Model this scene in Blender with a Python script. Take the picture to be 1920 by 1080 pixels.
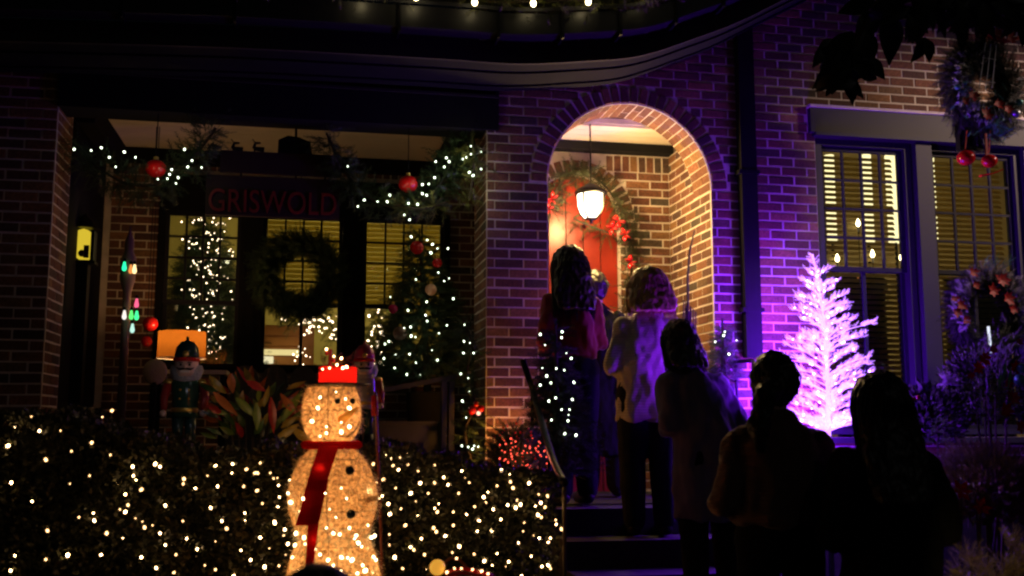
import bpy, bmesh, math, random
import numpy as np
from mathutils import Vector, Matrix, Euler, noise

R = math.radians
random.seed(7)
rng = np.random.default_rng(7)
for o in list(bpy.data.objects):
    bpy.data.objects.remove(o)
S = bpy.context.scene
COL = S.collection

# ------------------------------------------------------------------ camera
CAMZ, YAW, PITCH, F = 1.5, R(11.0), R(7.6), 1940.0
cam_d = bpy.data.cameras.new('camera')
cam = bpy.data.objects.new('camera', cam_d)
COL.objects.link(cam)
cam.location = (0, 0, CAMZ)
cam.rotation_euler = (math.pi / 2 + PITCH, 0, -YAW)
cam_d.sensor_width = 36
cam_d.lens = 36 * F / 1920
cam_d.clip_end = 300
cam_d.dof.use_dof = True
cam_d.dof.focus_distance = 6.6
cam_d.dof.aperture_fstop = 2.2
S.camera = cam

# ------------------------------------------------------------------ world, moon, exposure
W = bpy.data.worlds.new('World')
S.world = W
W.use_nodes = True
nt = W.node_tree
sky = nt.nodes.new('ShaderNodeTexSky')
sky.sky_type = 'NISHITA'
sky.sun_disc = False
sky.sun_elevation = R(28)
sky.sun_rotation = R(150)
bg = nt.nodes['Background']
nt.links.new(sky.outputs[0], bg.inputs[0])
bg.inputs[1].default_value = 0.0004
sun_d = bpy.data.lights.new('moonlight', 'SUN')
sun_d.energy = 0.012
sun_d.angle = R(0.5)
sun_d.color = (1.0, 0.93, 0.9)
sun = bpy.data.objects.new('moonlight', sun_d)
COL.objects.link(sun)
sun.rotation_euler = (R(62), 0, R(30))
S.view_settings.view_transform = 'Standard'
S.view_settings.look = 'None'
S.view_settings.exposure = 0
S.view_settings.gamma = 1
S.view_settings.use_curve_mapping = False
S.render.engine = 'CYCLES'
S.cycles.use_denoising = True
S.cycles.max_bounces = 6
S.cycles.diffuse_bounces = 3
S.cycles.glossy_bounces = 2
S.cycles.transparent_max_bounces = 8
S.cycles.sample_clamp_indirect = 3
S.cycles.use_light_tree = True
S.cycles.pixel_filter_type = 'BLACKMAN_HARRIS'
S.cycles.filter_width = 2.3

_r = Vector((math.cos(YAW), -math.sin(YAW), 0))
_h = Vector((math.sin(YAW), math.cos(YAW), 0))
_f = _h * math.cos(PITCH) + Vector((0, 0, math.sin(PITCH)))
_u = Vector((0, 0, math.cos(PITCH))) - _h * math.sin(PITCH)


def P(px, py, Y):
    d = _f + _r * ((px - 960) / F) + _u * ((540 - py) / F)
    return Vector((0, 0, CAMZ)) + d * (Y / d.y)


def px_of(p):
    v = Vector(p) - Vector((0, 0, CAMZ))
    z = v.dot(_f)
    if z < 0.05:
        return (-9999, -9999)
    return (960 + F * v.dot(_r) / z, 540 - F * v.dot(_u) / z)


def mpp(p):
    return (Vector(p) - Vector((0, 0, CAMZ))).dot(_f) / F


# ------------------------------------------------------------------ lamp builder and assumed spots
def lamp(kind, name, loc, power, col, size=0.05, target=None, spot=None):
    d = bpy.data.lights.new(name, kind)
    d.energy = power
    d.color = col
    if kind in ('POINT', 'SPOT'):
        d.shadow_soft_size = size
    if kind == 'SPOT':
        d.spot_size = R(spot or 90)
        d.spot_blend = 0.8
    o = bpy.data.objects.new(name, d)
    COL.objects.link(o)
    o.location = loc
    if target is not None:
        o.rotation_euler = (Vector(target) - Vector(loc)).to_track_quat('-Z', 'Y').to_euler()
    return o


WALL_SPOT = (6.7, 5.0, 4.5)
lamp('SPOT', 'assumed_wall_spot', WALL_SPOT, 300, (1.0, 0.68, 0.53), 0.10, (5.0, 6.9, 3.1), 62)  # unseen spot, assumed from the light on the right brick wall

PURPLE = (0.17, 0.008, 1.0)
WARM = (1.0, 0.56, 0.20)
pf_ = P(1478, 860, 5.9)
lamp('SPOT', 'assumed_purple_spot', (2.74, 5.70, 1.55), 105, (0.20, 0.01, 1.0), .14, (1.88, 6.10, 2.05), 60)  # unseen spot too, assumed from the purple light on the blonde woman's back


# ------------------------------------------------------------------ materials
def new_mat(name):
    m = bpy.data.materials.new(name)
    m.use_nodes = True
    n = m.node_tree
    return m, n, n.nodes['Principled BSDF']


def mat(name, col, rough=0.7, metal=0.0, var=0.25, scale=12.0, bump=0.0, emit=None, es=0.0, spec=None, trans=0.0, rnd=0.0):
    m, n, b = new_mat(name)
    b.inputs['Roughness'].default_value = rough
    b.inputs['Metallic'].default_value = metal
    if spec is not None:
        b.inputs['Specular IOR Level'].default_value = spec
    c = (*col, 1)
    tex = n.nodes.new('ShaderNodeTexNoise')
    tex.inputs['Scale'].default_value = scale
    tex.inputs['Detail'].default_value = 5
    co = n.nodes.new('ShaderNodeTexCoord')
    n.links.new(co.outputs['Object'], tex.inputs['Vector'])
    mix = n.nodes.new('ShaderNodeMix')
    mix.data_type = 'RGBA'
    mix.inputs['A'].default_value = (*[x * (1 - var) for x in col], 1)
    mix.inputs['B'].default_value = (*[min(1, x * (1 + var)) for x in col], 1)
    n.links.new(tex.outputs['Fac'], mix.inputs['Factor'])
    out = mix.outputs['Result']
    if rnd:
        g = n.nodes.new('ShaderNodeNewGeometry')
        hs = n.nodes.new('ShaderNodeHueSaturation')
        mr = n.nodes.new('ShaderNodeMapRange')
        mr.inputs['To Min'].default_value = 1 - rnd
        mr.inputs['To Max'].default_value = 1 + rnd
        n.links.new(g.outputs['Random Per Island'], mr.inputs['Value'])
        n.links.new(mr.outputs['Result'], hs.inputs['Value'])
        n.links.new(out, hs.inputs['Color'])
        out = hs.outputs['Color']
    n.links.new(out, b.inputs['Base Color'])
    if bump:
        bp = n.nodes.new('ShaderNodeBump')
        bp.inputs['Strength'].default_value = bump
        bp.inputs['Distance'].default_value = 0.01
        n.links.new(tex.outputs['Fac'], bp.inputs['Height'])
        n.links.new(bp.outputs['Normal'], b.inputs['Normal'])
    if emit:
        b.inputs['Emission Color'].default_value = (*emit, 1)
        b.inputs['Emission Strength'].default_value = es
    if trans:
        b.inputs['Transmission Weight'].default_value = trans
    return m


def brick_mat(name, source):
    m, n, b = new_mat(name)
    b.inputs['Roughness'].default_value = 0.85
    ramp = n.nodes.new('ShaderNodeValToRGB')
    cr = ramp.color_ramp
    cols = [(0.0, (0.20, 0.081, 0.052)), (0.18, (0.13, 0.060, 0.047)), (0.34, (0.30, 0.143, 0.071)), (0.5, (0.17, 0.068, 0.052)),
            (0.64, (0.085, 0.072, 0.058)), (0.74, (0.34, 0.182, 0.084)), (0.88, (0.26, 0.111, 0.071)), (1.0, (0.10, 0.055, 0.055))]
    while len(cr.elements) < len(cols):
        cr.elements.new(0.5)
    for e, (p, c) in zip(cr.elements, cols):
        e.position = p
        e.color = (*c, 1)
    if source == 'obj':
        s = n.nodes.new('ShaderNodeObjectInfo').outputs['Random']
    else:
        s = n.nodes.new('ShaderNodeNewGeometry').outputs['Random Per Island']
    n.links.new(s, ramp.inputs[0])
    co = n.nodes.new('ShaderNodeNewGeometry')
    t = n.nodes.new('ShaderNodeTexNoise')
    t.inputs['Scale'].default_value = 60
    t.inputs['Detail'].default_value = 6
    n.links.new(co.outputs['Position'], t.inputs['Vector'])
    mx = n.nodes.new('ShaderNodeMix')
    mx.data_type = 'RGBA'
    mx.blend_type = 'MULTIPLY'
    mx.inputs['Factor'].default_value = 0.7
    n.links.new(ramp.outputs[0], mx.inputs['A'])
    r2 = n.nodes.new('ShaderNodeValToRGB')
    r2.color_ramp.elements[0].position = 0.3
    r2.color_ramp.elements[0].color = (0.45, 0.42, 0.42, 1)
    r2.color_ramp.elements[1].position = 0.7
    r2.color_ramp.elements[1].color = (1.35, 1.3, 1.25, 1)
    n.links.new(t.outputs['Fac'], r2.inputs[0])
    n.links.new(r2.outputs[0], mx.inputs['B'])
    t3 = n.nodes.new('ShaderNodeTexNoise'); t3.inputs['Scale'].default_value = 2.2; t3.inputs['Detail'].default_value = 7
    n.links.new(co.outputs['Position'], t3.inputs['Vector'])
    r3 = n.nodes.new('ShaderNodeValToRGB'); r3.color_ramp.elements[0].position = .35; r3.color_ramp.elements[0].color = (.55, .55, .55, 1); r3.color_ramp.elements[1].position = .65; r3.color_ramp.elements[1].color = (1.15, 1.12, 1.1, 1)
    n.links.new(t3.outputs['Fac'], r3.inputs[0])
    m3 = n.nodes.new('ShaderNodeMix'); m3.data_type = 'RGBA'; m3.blend_type = 'MULTIPLY'; m3.inputs['Factor'].default_value = 1
    n.links.new(mx.outputs['Result'], m3.inputs['A']); n.links.new(r3.outputs[0], m3.inputs['B'])
    n.links.new(m3.outputs['Result'], b.inputs['Base Color'])
    bp = n.nodes.new('ShaderNodeBump')
    bp.inputs['Strength'].default_value = 0.5
    bp.inputs['Distance'].default_value = 0.004
    n.links.new(t.outputs['Fac'], bp.inputs['Height'])
    n.links.new(bp.outputs['Normal'], b.inputs['Normal'])
    return m


def emis(name, col, s):
    m = bpy.data.materials.new(name)
    m.use_nodes = True
    n = m.node_tree
    n.nodes.clear()
    e = n.nodes.new('ShaderNodeEmission')
    e.inputs[0].default_value = (*col, 1)
    e.inputs[1].default_value = s
    o = n.nodes.new('ShaderNodeOutputMaterial')
    n.links.new(e.outputs[0], o.inputs[0])
    return m


def tinsel_mat(name, col, hole=0.35, scale=45, trans=0.6):
    """woven tinsel cloth: diffuse + translucent with real gaps between the threads"""
    m = bpy.data.materials.new(name)
    m.use_nodes = True
    n = m.node_tree
    n.nodes.clear()
    d = n.nodes.new('ShaderNodeBsdfDiffuse')
    t = n.nodes.new('ShaderNodeBsdfTranslucent')
    tr = n.nodes.new('ShaderNodeBsdfTransparent')
    co = n.nodes.new('ShaderNodeTexCoord')
    nz = n.nodes.new('ShaderNodeTexNoise')
    nz.inputs['Scale'].default_value = scale
    nz.inputs['Detail'].default_value = 4
    nz.inputs['Roughness'].default_value = 0.8
    n.links.new(co.outputs['Object'], nz.inputs['Vector'])
    cr = n.nodes.new('ShaderNodeValToRGB')
    cr.color_ramp.elements[0].position = 0.38
    cr.color_ramp.elements[0].color = (col[0] * .16, col[1] * .11, col[2] * .07, 1)
    cr.color_ramp.elements[1].position = 0.6
    cr.color_ramp.elements[1].color = (*col, 1)
    n.links.new(nz.outputs['Fac'], cr.inputs[0])
    n.links.new(cr.outputs[0], d.inputs[0])
    n.links.new(cr.outputs[0], t.inputs[0])
    m1 = n.nodes.new('ShaderNodeMixShader')
    m1.inputs[0].default_value = trans
    n.links.new(d.outputs[0], m1.inputs[1])
    n.links.new(t.outputs[0], m1.inputs[2])
    nz2 = n.nodes.new('ShaderNodeTexNoise')
    nz2.inputs['Scale'].default_value = scale * 1.7
    nz2.inputs['Detail'].default_value = 3
    n.links.new(co.outputs['Object'], nz2.inputs['Vector'])
    lt = n.nodes.new('ShaderNodeMath')
    lt.operation = 'LESS_THAN'
    lt.inputs[1].default_value = hole
    n.links.new(nz2.outputs['Fac'], lt.inputs[0])
    m2 = n.nodes.new('ShaderNodeMixShader')
    n.links.new(lt.outputs[0], m2.inputs[0])
    n.links.new(m1.outputs[0], m2.inputs[1])
    n.links.new(tr.outputs[0], m2.inputs[2])
    o = n.nodes.new('ShaderNodeOutputMaterial')
    n.links.new(m2.outputs[0], o.inputs[0])
    return m


def cloth_trans(name, col, f=0.6):
    m = bpy.data.materials.new(name)
    m.use_nodes = True
    n = m.node_tree
    n.nodes.clear()
    d = n.nodes.new('ShaderNodeBsdfDiffuse')
    t = n.nodes.new('ShaderNodeBsdfTranslucent')
    nz = n.nodes.new('ShaderNodeTexNoise')
    nz.inputs['Scale'].default_value = 30
    mx = n.nodes.new('ShaderNodeMix')
    mx.data_type = 'RGBA'
    mx.inputs['A'].default_value = (*[c * .7 for c in col], 1)
    mx.inputs['B'].default_value = (*col, 1)
    n.links.new(nz.outputs['Fac'], mx.inputs['Factor'])
    n.links.new(mx.outputs['Result'], d.inputs[0])
    n.links.new(mx.outputs['Result'], t.inputs[0])
    m1 = n.nodes.new('ShaderNodeMixShader')
    m1.inputs[0].default_value = f
    n.links.new(d.outputs[0], m1.inputs[1])
    n.links.new(t.outputs[0], m1.inputs[2])
    o = n.nodes.new('ShaderNodeOutputMaterial')
    n.links.new(m1.outputs[0], o.inputs[0])
    return m


def glass_mat():
    m = bpy.data.materials.new('window_glass')
    m.use_nodes = True
    n = m.node_tree
    n.nodes.clear()
    tr = n.nodes.new('ShaderNodeBsdfTransparent')
    tr.inputs[0].default_value = (0.93, 0.95, 0.94, 1)
    gl = n.nodes.new('ShaderNodeBsdfGlossy')
    gl.inputs['Roughness'].default_value = 0.02
    fr = n.nodes.new('ShaderNodeFresnel')
    fr.inputs[0].default_value = 1.5
    mx = n.nodes.new('ShaderNodeMixShader')
    n.links.new(fr.outputs[0], mx.inputs[0])
    n.links.new(tr.outputs[0], mx.inputs[1])
    n.links.new(gl.outputs[0], mx.inputs[2])
    o = n.nodes.new('ShaderNodeOutputMaterial')
    n.links.new(mx.outputs[0], o.inputs[0])
    return m


BRK = brick_mat('fired_brick', 'obj')
BRKS = brick_mat('fired_brick_joined', 'isl')
MORT = mat('mortar', (0.66, 0.58, 0.52), 0.95, var=0.4, scale=9, bump=0.4)
TRIM = mat('slate_blue_painted_wood', (0.024, 0.024, 0.033), 0.6, var=0.15, scale=6, bump=0.05)
DARKT = mat('dark_painted_wood', (0.010, 0.010, 0.012), 0.9, var=0.3, scale=5, bump=0.05, spec=.15)
BLACKM = mat('black_iron', (0.01, 0.01, 0.012), 0.45, 0.6)
CREAM = mat('cream_ceiling_paint', (0.75, 0.66, 0.52), 0.7, var=0.12, scale=3)
ROOFM = mat('dark_fascia_paint', (0.014, 0.011, 0.010), 0.85, var=0.25, scale=3, bump=0.05)
SHING = mat('roof_shingle', (0.02, 0.02, 0.024), 0.9)
DOORM = mat('red_door_paint', (0.26, 0.020, 0.009), 0.35, var=0.35, scale=9, bump=0.1)
STONE = mat('step_stone', (0.018, 0.017, 0.016), 0.9, bump=0.3)
SOIL = mat('dark_soil', (0.03, 0.024, 0.018), 0.95, scale=4, bump=0.5)
GLASS = glass_mat()
SLAT = cloth_trans('blind_slat_cloth', (0.62, 0.50, 0.25), .6)
BULB = emis('warm_bulb_glow', (1.0, 0.60, 0.27), 17)
BULBD = emis('dim_warm_bulb_glow', (1.0, 0.55, 0.22), 5)
BULBC = emis('cool_bulb_glow', (0.85, 1.0, 0.72), 6)
BULBI = emis('indoor_tree_bulb_glow', (1.0, 0.72, 0.46), 9)
WIRE = mat('light_string_wire', (0.02, 0.03, 0.02), 0.6)
LEAF = mat('hedge_leaf', (0.040, 0.042, 0.014), 0.55, var=0.35, scale=20, rnd=0.6)
NEEDLE = mat('fir_needle', (0.035, 0.070, 0.026), 0.55, var=0.3, rnd=0.5)
NEEDLEL = mat('pine_needle_yellow_green', (0.13, 0.14, 0.035), 0.5, var=0.3, rnd=0.5)
BARK = mat('bark', (0.05, 0.035, 0.025), 0.9, bump=0.5)
REDO = mat('red_ornament_gloss', (0.55, 0.012, 0.012), 0.18, var=0.1)
REDB = mat('red_ribbon', (0.32, 0.005, 0.008), 0.55, var=0.3)
PEACH = mat('peach_ornament', (0.85, 0.48, 0.30), 0.3)
TEAL = mat('teal_glitter', (0.07, 0.24, 0.25), 0.3, 0.4)
SILV = mat('silver_tinsel', (0.45, 0.5, 0.58), 0.3, 0.5, rnd=0.4)
BERRY = mat('red_berry', (0.55, 0.02, 0.02), 0.25)
WHITEP = mat('white_paint', (0.75, 0.74, 0.72), 0.6)
GOLD = mat('gold_paint', (0.8, 0.55, 0.12), 0.3, 0.7)


# ------------------------------------------------------------------ mesh collector
class M:
    def __init__(s):
        s.v, s.f = [], []

    def add(s, vs, fs):
        k = len(s.v)
        s.v += [tuple(v) for v in vs]
        s.f += [tuple(i + k for i in f) for f in fs]
        return s

    def box(s, x0, x1, y0, y1, z0, z1):
        return s.add([(x0, y0, z0), (x1, y0, z0), (x1, y1, z0), (x0, y1, z0), (x0, y0, z1), (x1, y0, z1), (x1, y1, z1), (x0, y1, z1)],
                     [(0, 3, 2, 1), (4, 5, 6, 7), (0, 1, 5, 4), (1, 2, 6, 5), (2, 3, 7, 6), (3, 0, 4, 7)])

    def prism(s, poly, y0, y1):
        n = len(poly)
        a = [(p[0], y0, p[1]) for p in poly] + [(p[0], y1, p[1]) for p in poly]
        return s.add(a, [tuple(range(n)), tuple(range(2 * n - 1, n - 1, -1))] + [(i, i + n, (i + 1) % n + n, (i + 1) % n) for i in range(n)])

    def tube(s, pts, r, n=8, cap=True, flat=1.0):
        pts = [Vector(p) for p in pts]
        rs = r if isinstance(r, (list, tuple)) else [r] * len(pts)
        vs, fs = [], []
        ref = Vector((0, 0, 1))
        for i, p in enumerate(pts):
            t = (pts[min(i + 1, len(pts) - 1)] - pts[max(i - 1, 0)])
            t = t.normalized() if t.length > 1e-9 else Vector((0, 0, 1))
            a = t.cross(ref)
            if a.length < 0.1:
                a = t.cross(Vector((0, 1, 0)))
            a.normalize()
            b = t.cross(a)
            for k in range(n):
                th = 2 * math.pi * k / n
                vs.append(p + a * math.cos(th) * rs[i] + b * math.sin(th) * rs[i] * flat)
        m = len(pts)
        for i in range(m - 1):
            for k in range(n):
                fs.append((i * n + k, i * n + (k + 1) % n, (i + 1) * n + (k + 1) % n, (i + 1) * n + k))
        if cap:
            fs.append(tuple(range(n - 1, -1, -1)))
            fs.append(tuple((m - 1) * n + k for k in range(n)))
        return s.add(vs, fs)

    def lathe(s, prof, c=(0, 0, 0), n=20, sx=1.0, sy=1.0):
        vs, fs = [], []
        for (r, z) in prof:
            for k in range(n):
                th = 2 * math.pi * k / n
                vs.append((c[0] + r * sx * math.cos(th), c[1] + r * sy * math.sin(th), c[2] + z))
        m = len(prof)
        for i in range(m - 1):
            for k in range(n):
                fs.append((i * n + k, i * n + (k + 1) % n, (i + 1) * n + (k + 1) % n, (i + 1) * n + k))
        fs.append(tuple(range(n - 1, -1, -1)))
        fs.append(tuple((m - 1) * n + k for k in range(n)))
        return s.add(vs, fs)

    def ball(s, c, r, n=12, sx=1, sy=1, sz=1):
        pr = [(max(1e-4, r * math.sin(math.pi * i / (n // 2 + 2))), -r * math.cos(math.pi * i / (n // 2 + 2)) * sz) for i in range(n // 2 + 3)]
        return s.lathe(pr, c, n, sx, sy)

    def rings(s, rg, n=20, ends=True):
        """rg: list of (cx, cy, cz, rx, ry)"""
        vs, fs = [], []
        for (cx, cy, cz, rx, ry) in rg:
            for k in range(n):
                th = 2 * math.pi * k / n
                vs.append((cx + rx * math.cos(th), cy + ry * math.sin(th), cz))
        for i in range(len(rg) - 1):
            for k in range(n):
                fs.append((i * n + k, i * n + (k + 1) % n, (i + 1) * n + (k + 1) % n, (i + 1) * n + k))
        if ends:
            fs.append(tuple(range(n - 1, -1, -1)))
            fs.append(tuple((len(rg) - 1) * n + k for k in range(n)))
        return s.add(vs, fs)

    def mesh(s, name, off=(0, 0, 0), smooth=False):
        me = bpy.data.meshes.new(name)
        o = Vector(off)
        me.from_pydata([Vector(v) - o for v in s.v], [], s.f)
        if smooth:
            me.polygons.foreach_set('use_smooth', [True] * len(me.polygons))
        me.update()
        return me

    def build(s, name, m, parent=None, smooth=False, **kw):
        me = s.mesh(name, base_of(parent), smooth)
        return link(name, me, m, parent, **kw)


def base_of(o):
    while o is not None and o.parent is not None:
        o = o.parent
    return Vector(o.location) if o is not None else Vector((0, 0, 0))


def link(name, me, m, parent=None, label=None, cat=None, group=None, kind=None):
    if m is not None and not me.materials:
        me.materials.append(m)
    o = bpy.data.objects.new(name, me)
    COL.objects.link(o)
    if parent is not None:
        o.parent = parent
    for k, v in (('label', label), ('category', cat), ('group', group), ('kind', kind)):
        if v:
            o[k] = v
    return o


def thing(name, label, cat, loc=(0, 0, 0), group=None):
    o = bpy.data.objects.new(name, None)
    COL.objects.link(o)
    o.location = loc
    o.empty_display_size = 0.1
    o['label'] = label
    o['category'] = cat
    if group:
        o['group'] = group
    return o


def npmesh(name, V, Fc):
    """V (n,3) floats, Fc (m,k) ints"""
    me = bpy.data.meshes.new(name)
    n, (m, k) = len(V), Fc.shape
    me.vertices.add(n)
    me.vertices.foreach_set('co', np.asarray(V, np.float32).ravel())
    me.loops.add(m * k)
    me.loops.foreach_set('vertex_index', Fc.ravel().astype(np.int32))
    me.polygons.add(m)
    me.polygons.foreach_set('loop_start', np.arange(0, m * k, k, dtype=np.int32))
    me.update(calc_edges=True)
    me.validate()
    return me


def rot_to(d, roll):
    """matrices taking +Z to direction d with a roll; d (n,3)"""
    d = d / np.maximum(1e-9, np.linalg.norm(d, axis=1, keepdims=True))
    up = np.where(np.abs(d[:, 2:3]) > 0.95, np.array([[1.0, 0, 0]]), np.array([[0, 0, 1.0]]))
    a = np.cross(up, d)
    a /= np.linalg.norm(a, axis=1, keepdims=True)
    b = np.cross(d, a)
    c, s = np.cos(roll)[:, None], np.sin(roll)[:, None]
    return np.stack([a * c + b * s, -a * s + b * c, d], axis=2)


def scatter(name, tv, tf, pos, dirs, scl, m, parent=None, **kw):
    tv, tf = np.array(tv, float), np.array(tf)
    pos = np.array(pos, float)
    n = len(pos)
    Rm = rot_to(np.array(dirs, float), rng.uniform(0, 6.283, n))
    V = np.einsum('nij,kj->nki', Rm, tv) * np.array(scl, float)[:, None, None] + pos[:, None, :]
    Fc = tf[None] + (np.arange(n) * len(tv))[:, None, None]
    V = V.reshape(-1, 3) - np.array(base_of(parent))
    me = npmesh(name, V, Fc.reshape(-1, tf.shape[1]))
    return link(name, me, m, parent, **kw)


def sprig_tpl(nn=26, L=0.10, nl=0.035, w=0.0024, spread=0.9, r=random.Random(3)):
    v, f = [], []
    for i in range(nn):
        t = (i + 0.5) / nn
        th = i * 2.4
        l = nl * (1 - 0.5 * t) * r.uniform(.8, 1.2)
        d = Vector((math.cos(th) * spread, math.sin(th) * spread, 0.6)).normalized()
        side = d.cross(Vector((0, 0, 1))).normalized() * w
        p = Vector((0, 0, t * L))
        k = len(v)
        v += [p - side, p + side, p + d * l]
        f.append((k, k + 1, k + 2))
    k = len(v)
    v += [Vector((-.0015, 0, 0)), Vector((.0015, 0, 0)), Vector((0, 0, L))]
    f.append((k, k + 1, k + 2))
    return [tuple(x) for x in v], f


SPRIG = sprig_tpl()
FROND = sprig_tpl(34, 0.16, 0.05, 0.0022, 0.7)
LEAFT = ([(0, 0, 0), (0.008, 0.003, 0.012), (0, 0, 0.028), (-0.008, 0.003, 0.012)], [(0, 1, 2, 3)])
ROUNDL = ([(0, 0, 0), (0.012, 0.004, 0.015), (0, 0, 0.036), (-0.012, 0.004, 0.015)], [(0, 1, 2, 3)])

_bulb_me = {}


def bulb_mesh(m, r):
    key = (m.name, round(r, 4))
    if key not in _bulb_me:
        bm = bmesh.new()
        bmesh.ops.create_icosphere(bm, subdivisions=1, radius=r)
        for v in bm.verts:
            v.co.z *= 1.35
        me = bpy.data.meshes.new('bulb')
        bm.to_mesh(me)
        bm.free()
        me.materials.append(m)
        _bulb_me[key] = me
    return _bulb_me[key]


def bulbs(parent, pts, m=BULB, r=0.008, jit=0.25, limit=300):
    b = base_of(parent)
    me = bulb_mesh(m, r)
    for p in pts[:limit]:
        o = bpy.data.objects.new('bulb', me)
        COL.objects.link(o)
        o.parent = parent
        o.location = Vector(p) - b
        s = random.uniform(1 - jit, 1 + jit)
        o.scale = (s, s, s)
        o.rotation_euler = (random.uniform(-1, 1), random.uniform(-1, 1), 0)


def smooth_path(pts, n):
    pts = [Vector(p) for p in pts]
    out = []
    m = len(pts) - 1
    for i in range(n + 1):
        t = i / n * m
        k = min(int(t), m - 1)
        u = t - k
        p0, p1, p2, p3 = pts[max(k - 1, 0)], pts[k], pts[k + 1], pts[min(k + 2, m)]
        out.append(0.5 * ((2 * p1) + (p2 - p0) * u + (2 * p0 - 5 * p1 + 4 * p2 - p3) * u * u + (3 * p1 - p0 - 3 * p2 + p3) * u ** 3))
    return out


def wire_part(parent, pts, r=0.0022, name='wire', m=WIRE):
    b = M()
    b.tube(pts, r, 4, False)
    return b.build(name, m, parent)


# ------------------------------------------------------------------ the ground
YF = 6.9
FLOORZ = 1.0
g = M(); g.box(-60, 60, -20, 60, -0.3, 0.0); g.build('ground', SOIL, kind='structure')
g = M(); g.box(-8, P(1056, 1000, 4.9).x, 4.2, 6.8, 0.003, 0.42); g.build('lawn', SOIL, kind='structure')
g = M(); g.box(P(1420, 1000, 4.9).x, 9, 4.9, 6.8, 0.003, 0.42); g.build('planting_bed', SOIL, kind='structure')
g = M(); g.box(-6, 9, 6.62, 11.5, 0.2, FLOORZ); g.build('porch_floor', STONE, kind='structure')
xs0, xs1 = P(1065, 900, 6).x, P(1400, 900, 6.2).x
st = thing('front_steps', 'dark stone steps climbing to the arched brick entry', 'steps', (xs0, 4.7, 0))
for i in range(6):
    g = M(); g.box(xs0, xs1, 4.9 + i * 0.29, 6.615, 0.003 + i * 0.165, (i + 1) * 0.165); g.build('step', STONE, st)

# ------------------------------------------------------------------ bricks
BL, BH, CO = 0.2032, 0.0677, 0.0677
JN = 0.0105


def brick_mesh(L, H, D, name='brick'):
    b = M(); b.box(-L / 2, L / 2, 0, D, -H / 2, H / 2)
    bm = bmesh.new()
    me = b.mesh(name)
    bm.from_mesh(me)
    bmesh.ops.bevel(bm, geom=[e for e in bm.edges if all(v.co.y < 0.001 for v in e.verts)], offset=0.004, segments=1, affect='EDGES')
    bm.to_mesh(me)
    bm.free()
    return me


BM_ = [brick_mesh(BL - JN, BH - JN, 0.034), brick_mesh(BL - JN, BH - JN - 0.001, 0.034)]
BMK = [None, None]
for i in range(2):
    BM_[i].materials.append(BRK)


def place_bricks(part, items, limit=300, jitter=0.0012):
    """items: (center world Vector, length, rotation Matrix 3x3, height) - biggest in view become single bricks, the rest one joined part"""
    sc = []
    for it in items:
        q = px_of(it[0])
        vis = -40 < q[0] < 1960 and -20 < q[1] < 1000
        sc.append((it[1] / mpp(it[0]) * (1 if vis else 0.001), it))
    sc.sort(key=lambda t: -t[0])
    base = base_of(part)
    rest = M()
    for k, (s, (c, L, Rm, H)) in enumerate(sc):
        me = BM_[k % 2]
        out = Rm @ Vector((0, -0.0035 + random.uniform(-jitter, jitter), 0))
        tilt = Matrix.Rotation(random.uniform(-.010, .010), 3, 'Y')
        out = out + Rm @ Vector((random.uniform(-.002, .002), 0, random.uniform(-.0015, .0015)))
        if k < limit and s > 4:
            o = bpy.data.objects.new('brick', me)
            COL.objects.link(o)
            o.parent = part
            M4 = (Rm @ tilt).to_4x4()
            M4.translation = c + out - base
            o.matrix_basis = M4 @ Matrix.Diagonal((max(0.02, L - JN) / (BL - JN), 1, (H - JN) / (BH - JN), 1))
        else:
            Rt = Rm @ tilt
            vs = []
            hx, hz = max(0.01, (L - JN) / 2), (H - JN) / 2
            for (x, y, z) in ((-hx, 0, -hz), (hx, 0, -hz), (hx, .034, -hz), (-hx, .034, -hz), (-hx, 0, hz), (hx, 0, hz), (hx, .034, hz), (-hx, .034, hz)):
                vs.append(c + out + Rt @ Vector((x, y, z)))
            rest.add(vs, [(0, 3, 2, 1), (4, 5, 6, 7), (0, 1, 5, 4), (1, 2, 6, 5), (2, 3, 7, 6), (3, 0, 4, 7)])
    if rest.v:
        rest.build('brick_courses', BRKS, part, kind='stuff')


def courses(origin, U, N, u0, u1, z0, z1, spans=None):
    """running bond on a vertical face; spans(z) gives the intervals of u that carry brick"""
    U, N = Vector(U).normalized(), Vector(N).normalized()
    Rm = Matrix((U, -N, Vector((0, 0, 1)))).transposed()
    items = []
    k0, k1 = int(math.floor(z0 / CO)), int(math.ceil(z1 / CO))
    for k in range(k0, k1):
        z = (k + 0.5) * CO
        if z < z0 or z > z1:
            continue
        iv = spans(z) if spans else [(u0, u1)]
        off = (k % 2) * BL / 2
        j = math.floor((u0 - off) / BL) - 1
        while True:
            a = j * BL + off
            if a > u1:
                break
            for (s, e) in iv:
                x0, x1 = max(a, s), min(a + BL, e)
                if x1 - x0 > 0.035:
                    items.append((Vector(origin) + U * ((x0 + x1) / 2) + Vector((0, 0, z)), x1 - x0, Rm, BH))
            j += 1
    return items


def ring(cx, cz, Y, r0, r1, a0, a1, n):
    items = []
    for i in range(n):
        a = a0 + (a1 - a0) * (i + 0.5) / n
        d = Vector((math.cos(a), 0, math.sin(a)))
        t = Vector((-math.sin(a), 0, math.cos(a)))
        Rm = Matrix((d, Vector((0, 1, 0)), t)).transposed()
        items.append((Vector((cx, Y - 0.003, cz)) + d * (r0 + r1) / 2, r1 - r0, Rm, BH * 0.98))
    return items


# ------------------------------------------------------------------ the house
house = thing('brick_house', 'red brick house front with porch, arched entry and bay windows', 'house', (2, 8, 0))
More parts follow.
